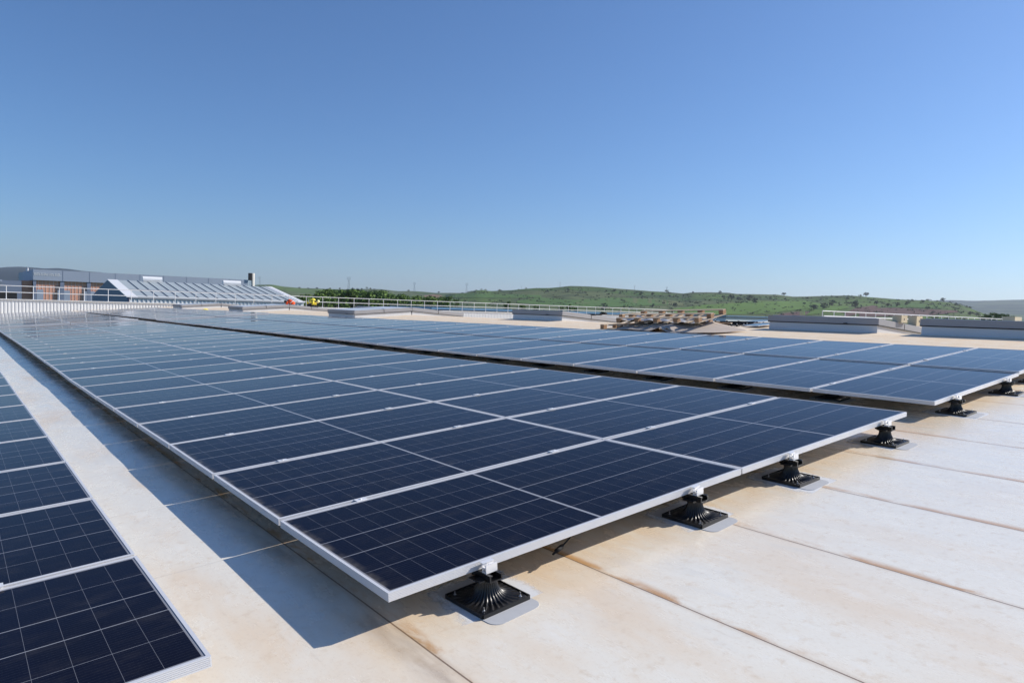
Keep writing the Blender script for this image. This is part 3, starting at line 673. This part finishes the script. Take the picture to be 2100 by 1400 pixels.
# ------------------------------------------------------------------ workers
def worker(name, lab, loc, rz, body_mat, helm_mat, vest_mat, low=False):
    t = thing(name, lab, 'person', loc, (0, 0, rz))
    z = 0.0
    J = {'pelvis': (0, 0, .62), 'waist': (.16, 0, .76), 'chest': (.36, 0, .86), 'neck': (.50, 0, .86), 'head': (.60, 0, .80), 'headt': (.68, 0, .76)}
    pts = [J['pelvis'], J['waist'], J['chest'], J['neck'], J['head'], J['headt']]; rad = [.15, .135, .15, .06, .085, .07]; E = [(0, 1), (1, 2), (2, 3), (3, 4), (4, 5)]
    for s in (-1, 1):
        b = len(pts); pts += [(.02, s * .11, .56), (.30, s * .15, .40), (.02, s * .14, .07), (.18, s * .15, .04)]; rad += [.10, .075, .05, .04]; E += [(0, b), (b, b + 1), (b + 1, b + 2), (b + 2, b + 3)]
        b = len(pts); pts += [(.38, s * .19, .83), (.42, s * .24, .56), (.62, s * .18, .36), (.69, s * .17, .31)]; rad += [.07, .05, .038, .03]; E += [(2, b), (b, b + 1), (b + 1, b + 2), (b + 2, b + 3)]
        h = b + 3
        for f_ in range(4):
            b = len(pts); pts += [(.74, s * (.14 + .018 * f_), .29), (.765, s * (.14 + .018 * f_), .25)]; rad += [.009, .008]; E += [(h, b), (b, b + 1)]
        b = len(pts); pts += [(.71, s * .13, .27)]; rad += [.009]; E += [(h, b)]
    me = bpy.data.meshes.new('body'); me.from_pydata(pts, E, []); me.materials.append(body_mat)
    o = link('body', me, t); sk_ = o.modifiers.new('skin', 'SKIN'); ss = o.modifiers.new('sub', 'SUBSURF'); ss.levels = 2; ss.render_levels = 2
    for i, r_ in enumerate(rad): me.skin_vertices[0].data[i].radius = (r_, r_)
    me.skin_vertices[0].data[0].use_root = True
    def shell(nm, P_, Rr, m_): MB().tube(P_, Rr, 16).build(nm, m_, t, True)
    shell('vest', [(-.02, 0, .66), (.10, 0, .755), (.25, 0, .83), (.38, 0, .875), (.46, 0, .87)], [.165, .17, .175, .17, .09], vest_mat)
    shell('reflective_band', [(.09, 0, .75), (.125, 0, .775)], [.178, .178], M['refl'])
    for s in (-1, 1): shell('sleeve', [(.37, s * .17, .84), (.41, s * .235, .60)], [.085, .065], vest_mat)
    shell('head', [(.55, 0, .83), (.60, 0, .80), (.655, 0, .77), (.68, 0, .755)], [.06, .092, .09, .05], M['skin'])
    hm = MB(); hm.tube([(.575, 0, .865), (.60, 0, .85), (.645, 0, .83), (.69, 0, .80), (.715, 0, .77)], [.05, .11, .125, .11, .04], 16); hm.build('helmet', helm_mat, t, True)
    return t
zy = zroof(17, 40.8); 
w1 = worker('person', 'worker in yellow vest and pale helmet bending down by the railing', (17.0 - .1, 41.1, zy), R(-42), M['navy'], M['helmet'], M['yellow']); w1.scale = (.98,) * 3
zo = zroof(17, 45.2)
w2 = worker('person', 'worker in orange jacket with dark hair bending low behind a skylight', (17.2, 44.4, zo), R(128), M['navy'], M['navy'], M['orange']); w2.scale = (.93,) * 3

# ------------------------------------------------------------------ buildings beyond the roof
# low gabled hall with dark-lined roof panels
g = thing('gabled_hall', 'low hall with gabled pale roof of dark-lined panels beyond the parapet', 'building')
GU0, GU1, GV0, GV1, GE, GR = 12.56, 30.5, 75.0, 96.6, 1.06, 2.90; GVm = (GV0 + GV1) / 2
mb = MB(); mb.v = [(GU0, GV0, -3), (GU0, GV1, -3), (GU0, GV1, GE), (GU0, GVm, GR), (GU0, GV0, GE)]; mb.v += [(GU0 - .2, y, z) for _, y, z in mb.v]; 
mb.f = [(0, 1, 2, 3, 4), (5, 6, 7, 8, 9)] + [(i, (i + 1) % 5, 5 + (i + 1) % 5, 5 + i) for i in range(5)]; mb.build('gable_wall', M['cladd'], g)
mb = MB(); corr(mb, GU0 - 0.0, GU1, GV0 - .12, GZ, GE - 0.15, 0.40, 0.06); mb.build('front_wall', M['whitecorr'], g)
MB().box(GU1 - .2, GU1, GV0 + .3, GV1, GZ, GE).build('end_wall', M['whitecorr'], g)
def slab(mb, u0, u1, v0, z0, v1, z1, th): mb.v += [(u0, v0, z0), (u1, v0, z0), (u1, v1, z1), (u0, v1, z1), (u0, v0, z0 - th), (u1, v0, z0 - th), (u1, v1, z1 - th), (u0, v1, z1 - th)]; o = len(mb.v) - 8; mb.f += [tuple(o + i for i in f) for f in ((0, 1, 2, 3), (7, 6, 5, 4), (0, 4, 5, 1), (1, 5, 6, 2), (2, 6, 7, 3), (3, 7, 4, 0))]
M['ghr'] = simple('pale_green_grey_sheet', (0.40, 0.45, 0.46), 0.5, 0.1, 0.06, 0.8)
mb = MB(); slab(mb, GU0, GU1, GV0, GE, GVm, GR, 0.15); slab(mb, GU0, GU1, GVm, GR, GV1, GE, 0.15); rf = mb.build('roof', M['ghr'], g)
for ua_, ub_ in ((GU0 - .25, GU0 + .75), (GU1 - .7, GU1 + .2)): mb = MB(); slab(mb, ua_, ub_, GV0 - .1, GE + .02, GVm, GR + .04, 0.06); mb.build('verge_flashing', M['white'], rf)
MB().box(GU0, GU1, GV0 - .2, GV0 - .01, GE - .13, GE - .02).build('gutter', M['galv'], g)
for k in range(17):
    uu = GU0 + 1.75 + k * 0.985
    dv_ = GVm - GV0; s_ = (GR - GE) / dv_
    for f0, f1 in ((0.03, 0.40), (0.44, 0.99)):
        mb = MB(); mb.bar((uu, GV0 + f0 * dv_, GE + f0 * dv_ * s_ + 0.03), (uu, GV0 + f1 * dv_, GE + f1 * dv_ * s_ + 0.03), 0.055, 0.05); mb.build('roof_seam', M['blued'], rf)
mb = MB(); slab(mb, GU0 + .75, GU1 - .7, GV0 + .415 * dv_, GE + .415 * dv_ * s_ + .04, GV0 + .425 * dv_, GE + .425 * dv_ * s_ + .04, .03); mb.build('cross_joint', M['galv'], rf)
for nm, ua, ub, lab in (('ridge_ventilator', 15.83, 17.87, 'white cylindrical ventilator on the ridge of the gabled hall, left one'), ('ridge_ventilator', 24.7, 26.8, 'white cylindrical ventilator on the ridge of the gabled hall, right one')):
    t = thing(nm, lab, 'ventilator', (ua, GVm, GR), group='ridge ventilators')
    MB().tube([(0, 0, .30), (ub - ua, 0, .30)], 0.25, 28).build('drum', M['white'], t)
    for x in (.3, ub - ua - .3): MB().box(x - .08, x + .08, -.12, .12, 0.0, .12).build('leg', M['galv'], t)
    MB().box(0.02, ub - ua, -.55, -.15, -.06, .02).build('flashing', M['white'], t)

# long brick and cladding factory
f = thing('brick_factory', 'long factory with blue-grey cladding band above red brick bays', 'building')
FV, FU0, FU1 = 130.0, 8.95, 42.3
MB().box(FU0, FU1, FV, FV + 30, 3.22, 4.91).build('cladding_band', M['clad'], f)
MB().box(FU0 + .25, FU1 - .2, FV + 0.4, FV + 29.5, GZ, 3.22).build('wall', M['brick'], f)
for k in range(10):
    uu = 12.9 + 3.72 * (k - 1)
    if uu > FU1: break
    w_ = 0.35; MB().box(max(FU0, uu - w_), uu + w_ * 0.5, FV + 0.10, FV + 0.42, GZ, 3.21).build('pillar', M['cladd'], f)
mb = MB()
uu = FU0 + .7
while uu < 42: mb.box(uu, uu + .03, FV + .36, FV + .39, GZ, 3.21); uu += .5
mb.build('lattice_fins', M['white'], f)
for ua, ub in ((9.4, 10.3), (12.2, 13.9), (15.9, 17.4)): MB().box(ua, ub, FV + .12, FV + .20, -1, 1.75).build('pale_shutter', M['clad'], f)
for k in range(9): MB().box(12.87 + 3.72 * k, 12.93 + 3.72 * k, FV - .02, FV, 3.22, 4.91).build('band_joint', M['cladd'], f)
MB().box(FU0 + .3, 12.7, FV - .012, FV - .002, 4.02, 4.05).build('trim', M['white'], f)
tb = MB(); x = FU0 + .12; rl_ = random.Random(12)
for k in range(22):
    if k in (5, 12, 17): x += .10; continue
    w_ = .13; h0, h1 = 3.98, 4.36
    tb.box(x, x + .035, FV - .03, FV - .001, h0, h1)
    if k % 3 != 1: tb.box(x + .035, x + w_, FV - .03, FV - .001, h1 - .07, h1)
    if k % 2 == 0: tb.box(x + .035, x + w_, FV - .03, FV - .001, h0, h0 + .07)
    if k % 4 != 3: tb.box(x + .035, x + w_ * .8, FV - .03, FV - .001, (h0 + h1) / 2 - .03, (h0 + h1) / 2 + .03)
    x += w_ + .035
# the worn letter row is too small to read in the photograph: plain raised strokes at its place and size
tb.build('raised_lettering', M['white'], f)
MB().box(FU0 + .3, FU1, FV + 29, FV + 30.0, 4.91, 4.95).build('roof_edge', M['clad'], f)
for k, uu in enumerate((8.95 - .5, 8.95 - .15)): MB().tube([(uu, FV + 3 + 6 * k, 4.7), (uu, FV + 3 + 6 * k, 5.15)], .12, 8).build('roof_cap', M['white'], f)
# dark annex on its left
an = thing('dark_annex', 'low dark annex with a black opening at the far left', 'building')
MB().box(-6, 7.5, FV + .6, FV + 24, GZ, 3.0).build('wall', M['cladd'], an); MB().box(-6, 6.9, FV + .52, FV + .59, -4, 1.12).build('opening', M['dark'], an)
MB().box(7.52, 8.9, FV + 1.2, FV + 20, GZ, 3.1).build('brick_bay', M['brick'], an); MB().box(-6.3, 4.9, FV - 2.2, FV + .5, 2.75, 3.05).build('canopy', M['clad'], an)

ch = thing('chimney', 'pale round chimney with a dark louvre box, right of the gabled hall ridge', 'chimney', (43.2, FV, 0))
MB().tube([(0, 0, GZ), (0, 0, 6.22)], [.30, .30], 20).build('shaft', M['cream'], ch, True); MB().box(-.78, -.31, -.35, .35, 4.85, 6.2).build('louvre_box', M['dark'], ch)

bl = thing('blue_shed', 'long low blue metal shed roof beyond the railing, middle of the photo', 'building')
MB().box(51.3, 110, 80, 92, .66, .92).build('roof', M['bluer'], bl); MB().box(51.5, 109.8, 80.1, 91.9, GZ, .66).build('wall', M['blued'], bl)
b2 = thing('blue_shed', 'flat grey hall with a blue roof edge right of the pallets', 'building')
q0 = at(1489, 647, 1, 80); q1 = at(1577, 649.5, 1, 80)
MB().box(q0.x, q0.x + 60, 80, 100, q0.z - .55, q0.z - .12).build('wall', M['galv'], b2); MB().box(q0.x - .3, q0.x + 60.3, 79.7, 100.3, q0.z - .12, q0.z).build('roof', M['bluer'], b2)
MB().box(q0.x + .1, q0.x + 59, 80.1, 99, GZ, q0.z - .55).build('base', M['whitecorr'], b2)

# ------------------------------------------------------------------ landscape
def hor(x): return 633 + (x - 1050) * 0.0314
SKL = {
 'farleft': ([-260, -120, 0, 13, 38, 58, 93, 117, 143, 173, 208, 260, 330, 420, 520], [575, 556, 549, 547.5, 546.7, 547.5, 550.5, 549.7, 551.7, 555.8, 558, 566, 577, 588, 600], 3600, 1500),
 'left': ([300, 440, 500, 525, 557, 580, 617, 650, 680, 712, 750, 778, 795, 817, 842, 867, 892, 925, 958, 1000, 1060], [604, 594, 588, 584, 583, 586.7, 590.8, 591, 592.2, 592.8, 592, 592.4, 594, 596.3, 596.3, 598, 600, 599.6, 600.7, 606, 615], 1300, 500),
 'near': ([880, 925, 945, 958, 970, 987, 1005, 1050, 1067, 1092, 1125, 1150, 1168, 1200, 1233, 1267, 1300, 1333, 1367, 1400, 1417, 1450, 1492, 1508, 1550, 1592, 1623, 1650, 1697, 1750, 1783, 1817, 1858, 1895, 1913, 1942, 1967, 1983, 2000, 2030, 2080],
          [620, 604, 601, 599, 595.2, 593.3, 595.8, 594, 592.5, 590.8, 589.7, 587, 585.5, 587, 588.4, 591, 593.2, 596, 597.7, 600.8, 598.4, 598.2, 599.2, 601.7, 602.5, 603.7, 608, 607.5, 605, 606, 608, 612, 613.7, 615.7, 617, 619, 624, 629, 636, 648, 662], 850, 380),
 'farright': ([1780, 1850, 1913, 1950, 1992, 2033, 2083, 2140, 2300, 2500], [622, 617, 615.3, 615, 616.7, 615.8, 614, 612, 618, 640], 3300, 1200)}
# azimuth of each pixel column at the horizon
def az_of(px): d = ray(px, hor(px)); return math.atan2(d.x, d.y)
LAY = {}
for k, (xs, ys, rc, rs) in SKL.items():
    azs = [az_of(x) for x in xs]; el = []
    for x, y in zip(xs, ys):
        d = ray(x, y); el.append(d.z / math.hypot(d.x, d.y))
    LAY[k] = (azs, el, rc, rs)
tn = smooth_noise(11); tn2 = smooth_noise(23)
def terr(az, r):
    x = math.sin(az) * r; y = math.cos(az) * r
    h = GZ - 0.0 + 0.6 * tn(x * .01, y * .01) - 0.004 * max(0, r - 150) * (1 if r < 400 else 0)
    h = GZ + 0.8 * tn(x * .008, y * .008)
    for k, (azs, el, rc, rs) in LAY.items():
        e = float(np.interp(az, azs, el, left=-0.02, right=-0.02))
        rcl = rc * (1 + 0.10 * tn2(az * 9, 0))
        top = CAM.z + e * rcl
        if top <= GZ: continue
        if r < rs: continue
        f_ = min(1.0, (r - rs) / (rcl - rs)); ff_ = f_ ** 1.25 * (1 + 0.10 * math.sin(f_ * 9 + az * 14) * (1 - f_)) if r <= rcl else max(-0.5, 1 - ((r - rcl) / (rcl * 0.8)) ** 1.3)
        h = max(h, GZ + (top - GZ) * ff_)
    return h
NA, NR = 420, 140
az0, az1 = az_of(-250), az_of(2400)
mb = MB()
rads = [66 * (5000 / 66) ** (j / (NR - 1)) for j in range(NR)]
for i in range(NA):
    az = az0 + (az1 - az0) * i / (NA - 1)
    for r in rads: mb.v.append((CAM.x + math.sin(az) * r, CAM.y + math.cos(az) * r, terr(az, r)))
mb.f = [(i * NR + j, (i + 1) * NR + j, (i + 1) * NR + j + 1, i * NR + j + 1) for i in range(NA - 1) for j in range(NR - 1)]
land = mb.build('hills', M['land'], None, True); tag(land, kind='structure')
gd = MB(); gd.add([(-2400, -1400, GZ - 1.6), (5100, -1400, GZ - 1.6), (5100, 5100, GZ - 1.6), (-2400, 5100, GZ - 1.6)], [(0, 1, 2, 3)]); tag(gd.build('ground', M['land']), kind='structure')
def land_hit(px, py, rmax=4500):
    d = ray(px, py); hlen = math.hypot(d.x, d.y); az = math.atan2(d.x, d.y); r = 90.0
    while r < rmax:
        z = CAM.z + d.z / hlen * r
        if z < terr(az, r): return Vector((CAM.x + math.sin(az) * r, CAM.y + math.cos(az) * r, terr(az, r)))
        r *= 1.006
    return None

def field(top, bot, col, lab):
    # a cultivated field: a sheet draped over the land between two traced edges
    NX, NY = 26, 7; mb = MB(); ok = True
    x0 = max(top[0][0], bot[0][0]); x1 = min(top[-1][0], bot[-1][0])
    for i in range(NX):
        px = x0 + (x1 - x0) * i / (NX - 1); ya = float(np.interp(px, *zip(*top))); yb = float(np.interp(px, *zip(*bot)))
        for j in range(NY):
            q = land_hit(px, ya + (yb - ya) * j / (NY - 1))
            if q is None: return
            mb.v.append((q.x, q.y, q.z + 0.35))
    mb.f = [(i * NY + j, (i + 1) * NY + j, (i + 1) * NY + j + 1, i * NY + j + 1) for i in range(NX - 1) for j in range(NY - 1)]
    t = NT('field_' + lab); P = t.coord(); n = t.noise(t.scale(P, (1, .3, 1)), 0.03, 6, .6); n2 = t.noise(P, .25, 4)
    c = t.mix(n, tuple(v * .75 for v in col), tuple(min(1, v * 1.25) for v in col)); c = t.mix(t.math('MULTIPLY', n2, .3), c, tuple(v * .6 for v in col))
    t.set(Base_Color=c, Roughness=.95, Specular_IOR_Level=.1)
    tag(mb.build('field', t.m, None, True), kind='structure')
BRN = (0.125, 0.075, 0.065); GR1 = (0.105, 0.185, 0.035); GR2 = (0.080, 0.150, 0.040); OLV = (0.13, 0.15, 0.065)
field([(1560, 655), (1607, 643), (1650, 638.5), (1662, 640)], [(1560, 660), (1607, 656), (1650, 649), (1662, 641)], BRN, 'a')
field([(1733, 643), (1750, 634), (1790, 627), (1800, 628)], [(1733, 652), (1750, 647), (1790, 634), (1800, 631)], BRN, 'b')
field([(1762, 640), (1778, 633), (1830, 632), (1900, 635), (1965, 638)], [(1762, 650), (1778, 650), (1830, 650), (1900, 648), (1965, 641)], BRN, 'c')
field([(1380, 634), (1450, 625), (1560, 620), (1650, 617), (1700, 627)], [(1380, 648), (1450, 646), (1560, 645), (1650, 634), (1700, 629)], GR1, 'd')
field([(1640, 637), (1700, 628), (1740, 629)], [(1640, 648), (1700, 642), (1740, 632)], GR1, 'e')
field([(1060, 617), (1110, 611), (1180, 616), (1260, 611), (1370, 616)], [(1060, 622), (1110, 626), (1180, 630), (1260, 630), (1370, 626)], GR2, 'f')
field([(900, 606), (960, 602), (1040, 604), (1110, 606)], [(900, 611), (960, 611), (1040, 612), (1110, 611)], GR2, 'g')
field([(1180, 618), (1250, 613), (1340, 612), (1400, 622)], [(1180, 624), (1250, 622), (1340, 623), (1400, 628)], OLV, 'h')
field([(870, 606), (890, 604), (912, 606)], [(870, 612), (890, 613), (912, 610)], (0.20, 0.13, 0.08), 'i')
field([(1820, 628), (1870, 622), (1930, 626)], [(1820, 631), (1870, 631), (1930, 634)], GR2, 'j')
def leaf_tree(name, crown_shape, nleaf, leaf, mat, seed, h=1.0):
    # unit tree, height 1: trunk with limbs, crown of small leaf clusters in uneven clumps
    r = random.Random(seed); t = thing(name, '', 'tree')
    tr = MB(); tr.tube([(0, 0, -.05), (.01, 0, .15), (-.01, .01, .45), (0, 0, .75)], [.035, .026, .018, .006], 7)
    clumps = []
    for k in range(16 if crown_shape != 'poplar' else 20):
        if crown_shape == 'poplar':
            z = r.uniform(.12, .97); rad = .15 * math.sin(math.pi * min(1, max(.08, (1.02 - z)) ** .7)) + .02; a = r.uniform(0, 6.28); c = Vector((math.cos(a) * rad * .6, math.sin(a) * rad * .6, z)); cr = r.uniform(.05, .085)
        else:
            a = r.uniform(0, 6.28); q = r.uniform(0, 1) ** .5; z = r.uniform(.28, .92); rad = .42 * math.sqrt(max(0, 1 - ((z - .55) / .5) ** 2)); c = Vector((math.cos(a) * rad * q, math.sin(a) * rad * q, z)); cr = r.uniform(.09, .17)
        clumps.append((c, cr)); 
        if k % 3 == 0: tr.tube([(0, 0, max(.12, c.z * .5)), tuple(c)], [.012, .004], 5)
    tr.build('trunk', M['bark'], t)
    lf = MB()
    for c, cr in clumps:
        for k in range(nleaf // len(clumps)):
            v = Vector((r.gauss(0, 1), r.gauss(0, 1), r.gauss(0, 1))).normalized() * cr * r.uniform(.5, 1.05); p = c + v
            n_ = Vector((r.gauss(0, 1), r.gauss(0, 1), r.gauss(0.4, 1))).normalized(); a_ = n_.orthogonal().normalized(); b_ = n_.cross(a_); s_ = leaf * r.uniform(.6, 1.3)
            lf.add([p + a_ * s_, p + b_ * s_ * .7, p - a_ * s_, p - b_ * s_ * .7], [(0, 1, 2, 3)])
    me = bpy.data.meshes.new('crown'); me.from_pydata(lf.v, [], lf.f); me.materials.append(mat); link('crown', me, t)
    return t
protos = {}
for key, args in {'pop0': ('poplar', 900, .020, M['leafp'], 1), 'pop1': ('poplar', 900, .020, M['leafp'], 2), 'pop2': ('poplar', 900, .022, M['leafp'], 3),
                  'oak0': ('round', 1300, .035, M['leafd'], 4), 'oak1': ('round', 1300, .035, M['leafd'], 5), 'bush': ('round', 1000, .04, M['leafp'], 6)}.items():
    nm = 'poplar_tree' if key[:3] == 'pop' else 'round_tree'
    protos[key] = [leaf_tree(nm, *args), False, None]
bpy_update()
for k in protos: protos[k][2] = tree_of(protos[k][0])
def put_tree(key, loc, h, wide, lab, grp):
    pr = protos[key]; o = pr[0] if not pr[1] else copy_tree(pr[2]); pr[1] = True
    o.location = loc; o.scale = (h * wide, h * wide, h); o.rotation_euler = (0, 0, rnd.uniform(0, 6.28)); o['label'] = lab; o['category'] = 'tree'
    if grp: o['group'] = grp
    return o
# poplar plantation behind the railing
pr_ = random.Random(31)
for k in range(150):
    px = pr_.uniform(618, 915); r_ = pr_.uniform(150, 250)
    # top of the wood, traced
    ty = float(np.interp(px, [618, 640, 660, 680, 720, 750, 780, 795, 815, 850, 880, 915], [607, 602, 597, 594.5, 596, 597, 597.5, 602, 606, 608, 609, 611])) + pr_.uniform(-1.5, 4)
    d = ray(px, ty); hl = math.hypot(d.x, d.y); az = math.atan2(d.x, d.y); zt = CAM.z + d.z / hl * r_
    put_tree(('pop0', 'pop1', 'pop2')[k % 3], (CAM.x + math.sin(az) * r_, CAM.y + math.cos(az) * r_, GZ), zt - GZ, 1.1, 'slender green poplar in the plantation behind the railing', 'poplars behind the railing')
def tree_px(key, px, ytop, ybase, wpx, lab, grp=None, r_=None):
    q = land_hit(px, ybase) if r_ is None else None
    if q is None:
        d = ray(px, ybase); hl = math.hypot(d.x, d.y); az = math.atan2(d.x, d.y); rr = r_ or 840; q = Vector((CAM.x + math.sin(az) * rr, CAM.y + math.cos(az) * rr, CAM.z + d.z / hl * rr))
    dist = (q - CAM).dot(CF); h = (ybase - ytop) / 1409.94 * dist; wd = wpx / 1409.94 * dist
    nat = {'p': .34, 'o': .95, 'b': .95}[key[0]]
    put_tree(key, q - Vector((0, 0, h * .04)), h * 1.05, wd / (nat * h), lab, grp)
for a_ in ((1239, 622, 637, 14, 'round dark tree behind the railing left of the pallets'), (1384, 620.5, 632, 10, 'small dark tree in the field right above the pallets'), (1338, 626, 632, 7, 'tiny bush in the field above the middle of the pallets'),
           (1500, 604, 617, 15, 'dark tree in the scrub on the hillside, left of two'), (1537, 606, 618, 16, 'dark tree in the scrub on the hillside, right of two'), (1548, 611, 622, 12, 'lower dark bush at the hillside scrub edge'),
           (1668, 625, 637, 21, 'leftmost dark tree of the row of three in the green field'), (1691, 622, 633.5, 19, 'middle dark tree of the row of three in the green field'), (1707, 615.5, 627, 17, 'uppermost dark tree of the row of three in the green field'),
           (1754, 618, 633.5, 16, 'lone dark round tree with a shadow, above the right-hand railing'), (1990, 639, 648, 12, 'dark bush low on the hillside near the right edge'), (2003, 640, 648, 14, 'dark bush beside the clump near the right edge'),
           (1641, 634, 638.5, 6, 'tiny bush in the bright green field'), (1650, 620, 625, 7, 'tiny bush on the slope above the three trees')):
    tree_px('oak' + str(int(a_[0]) % 2), *a_[:4], a_[4])
for a_ in ((1776, 599.5, 608.5, 11, 'dark round tree alone on the skyline at the right'), (1608, 600, 606, 12, 'dark flat tree on the skyline of the middle ridge'), (1367.5, 594.3, 599, 9.5, 'dark tree on the skyline above the pallets'), (1903, 613.5, 617.5, 12, 'low dark tree on the skyline near the far right hills'),
           (967, 596.5, 601.5, 9, 'dark tree on the skyline saddle at the centre left')):
    tree_px('oak' + str(int(a_[0]) % 2), *a_[:4], a_[4], None, 838)
for px, yt, w_ in ((1043, 616, 9), (1036, 622, 10), (1070, 624, 16), (1098, 626, 14), (1150, 628, 15), (1165, 626, 12), (1178, 629, 16), (922, 606, 12), (912, 612, 14), (935, 612, 14), (865, 611, 14), (1168, 622, 6)):
    tree_px('bush', px, yt, yt + 26, w_, 'leafy green tree just beyond the railing', 'leafy trees beyond the railing', 170)
for k, (px, yt, w_) in enumerate(((2022, 643, 16), (2036, 640, 17), (2050, 642, 16), (2062, 643, 14), (2012, 647, 14), (2075, 647, 14))):
    tree_px('bush', px, yt, yt + 24, w_, 'dark green tree of the clump beside the railing end at the far right', 'clump of trees at the far right', 190)
for px, yt in ((650, 589), (677, 590), (697, 590), (723, 590), (733, 591), (742, 591), (752, 588.5), (760, 590), (768, 592), (838, 594), (900, 597.5), (614, 588.5), (632, 590)):
    tree_px('oak0', px, yt, yt + 4.2, 5.5, 'tiny dark tree dotting the left skyline ridge', 'tiny trees on the left ridge', 1290)
rt_ = random.Random(41)
for k in range(20):
    px = rt_.choice((rt_.uniform(1180, 1420), rt_.uniform(1440, 1620), rt_.uniform(1780, 1960))); az = az_of(px); rr = 850 * rt_.uniform(.74, 1.0)
    x_, y_ = CAM.x + math.sin(az) * rr, CAM.y + math.cos(az) * rr; hh = rt_.uniform(2.2, 4.2)
    put_tree('oak' + str(k % 2), (x_, y_, terr(az, rr) - .1), hh, 1.35, 'small dark oak scattered on the scrubby upper hillside', 'small oaks on the hillside')
# hillside scrub: one mass of countless bushes
sc = MB(); rs_ = random.Random(77)
for k in range(1900):
    px = rs_.uniform(930, 1990); f_ = abs(rs_.gauss(0, .32))
    az = az_of(px); e = LAY['near']; rr = 850 * (1 - min(.5, f_ * .8)) * rs_.uniform(.97, 1.02)
    if tn(px * .05, rr * .03) < -0.02 and rs_.random() < .75: continue
    x, y = CAM.x + math.sin(az) * rr, CAM.y + math.cos(az) * rr; z = terr(az, rr); s_ = rs_.uniform(.35, 1.05) * (1.5 if rs_.random() < .10 else 1)
    for q in range(16):
        p = Vector((x + rs_.gauss(0, s_ * .8), y + rs_.gauss(0, s_ * .8), z + abs(rs_.gauss(0, .5)) * s_)); n_ = Vector((rs_.gauss(0, 1), rs_.gauss(0, 1), rs_.gauss(0, 1))).normalized(); a_ = n_.orthogonal().normalized(); b_ = n_.cross(a_); w_ = s_ * .5
        sc.add([p + a_ * w_, p + b_ * w_, p - a_ * w_, p - b_ * w_], [(0, 1, 2, 3)])
me = bpy.data.meshes.new('scrub'); me.from_pydata(sc.v, [], sc.f); me.materials.append(M['leafs']); o = link('hillside_scrub', me); tag(o, 'dark low scrub scattered over the green hillside', 'scrub', kind='stuff')

# pylons on the ridges
def pylon_mesh():
    mb = MB(); n = 7
    def wdt(z): return .085 * (1 - z) + .012 if z < .75 else .03
    prev = None
    for k in range(n + 1):
        z = .75 * k / n; w_ = wdt(z); c = [(-w_, -w_, z), (w_, -w_, z), (w_, w_, z), (-w_, w_, z)]
        if prev:
            for i in range(4):
                mb.bar(prev[i], c[i], .012); mb.bar(prev[i], c[(i + 1) % 4], .008)
        prev = c
    for s in (-1, 1):
        mb.bar((0, 0, .74), (s * .10, 0, .86), .016); mb.bar((s * .10, 0, .86), (s * .07, 0, 1.0), .014); mb.bar((s * .03, 0, .98), (s * .16, 0, .99), .012); mb.bar((s * .10, 0, .86), (s * .17, 0, .87), .012)
    mb.bar((-.11, 0, .87), (.11, 0, .87), .012); mb.bar((-.08, 0, .99), (.08, 0, .99), .010)
    return mb.mesh('pylon', M['pyl'])
pmh = pylon_mesh()
PY = ((532.5, 567.5, 588, 1280, 'lattice power pylon beside the chimney'), (715, 568.5, 594, 1290, 'tallest lattice power pylon above the poplars'), (849.5, 579, 597.5, 1290, 'lattice power pylon on the ridge right of the poplars'), (956.5, 581, 601.5, 1290, 'faint lattice pylon on the ridge saddle'), (1069, 585.5, 593.5, 845, 'tiny lattice pylon on the central hill, left of two'), (1148.5, 578.5, 588, 845, 'tiny lattice pylon on the central hilltop, right of two'), (1301, 585, 594.5, 845, 'faint tiny pylon on the hill above the pallets'), (1367, 588, 599, 845, 'faint tiny pylon behind the dark skyline tree'))
for px, yt, yb, rr, lab in PY:
    d = ray(px, yb); hl = math.hypot(d.x, d.y); az = math.atan2(d.x, d.y); q = Vector((CAM.x + math.sin(az) * rr, CAM.y + math.cos(az) * rr, terr(az, rr)))
    dist = (q - CAM).dot(CF); zt = CAM.z + ray(px, yt).z / ray(px, yt).dot(CF) * dist; h = zt - q.z
    o = link('power_pylon', pmh, None, q); o.scale = (h, h, h); o.rotation_euler = (0, 0, -az); tag(o, lab, 'pylon', 'power pylons on the ridges')

# ------------------------------------------------------------------ haze
hz = MB().box(-2500, 5200, -1500, 5200, GZ - 2.7, 200)
haze = hz.build('haze', None); tag(haze, kind='stuff')
hm = bpy.data.materials.new('haze'); hm.use_nodes = True; hn = hm.node_tree; hn.nodes.clear()
ho = hn.nodes.new('ShaderNodeOutputMaterial'); hv = hn.nodes.new('ShaderNodeVolumePrincipled')
hv.inputs['Color'].default_value = (0.78, 0.88, 1.0, 1); hv.inputs['Density'].default_value = 0.00013; hv.inputs['Anisotropy'].default_value = 0.3
hn.links.new(hv.outputs[0], ho.inputs['Volume']); haze.data.materials.append(hm)
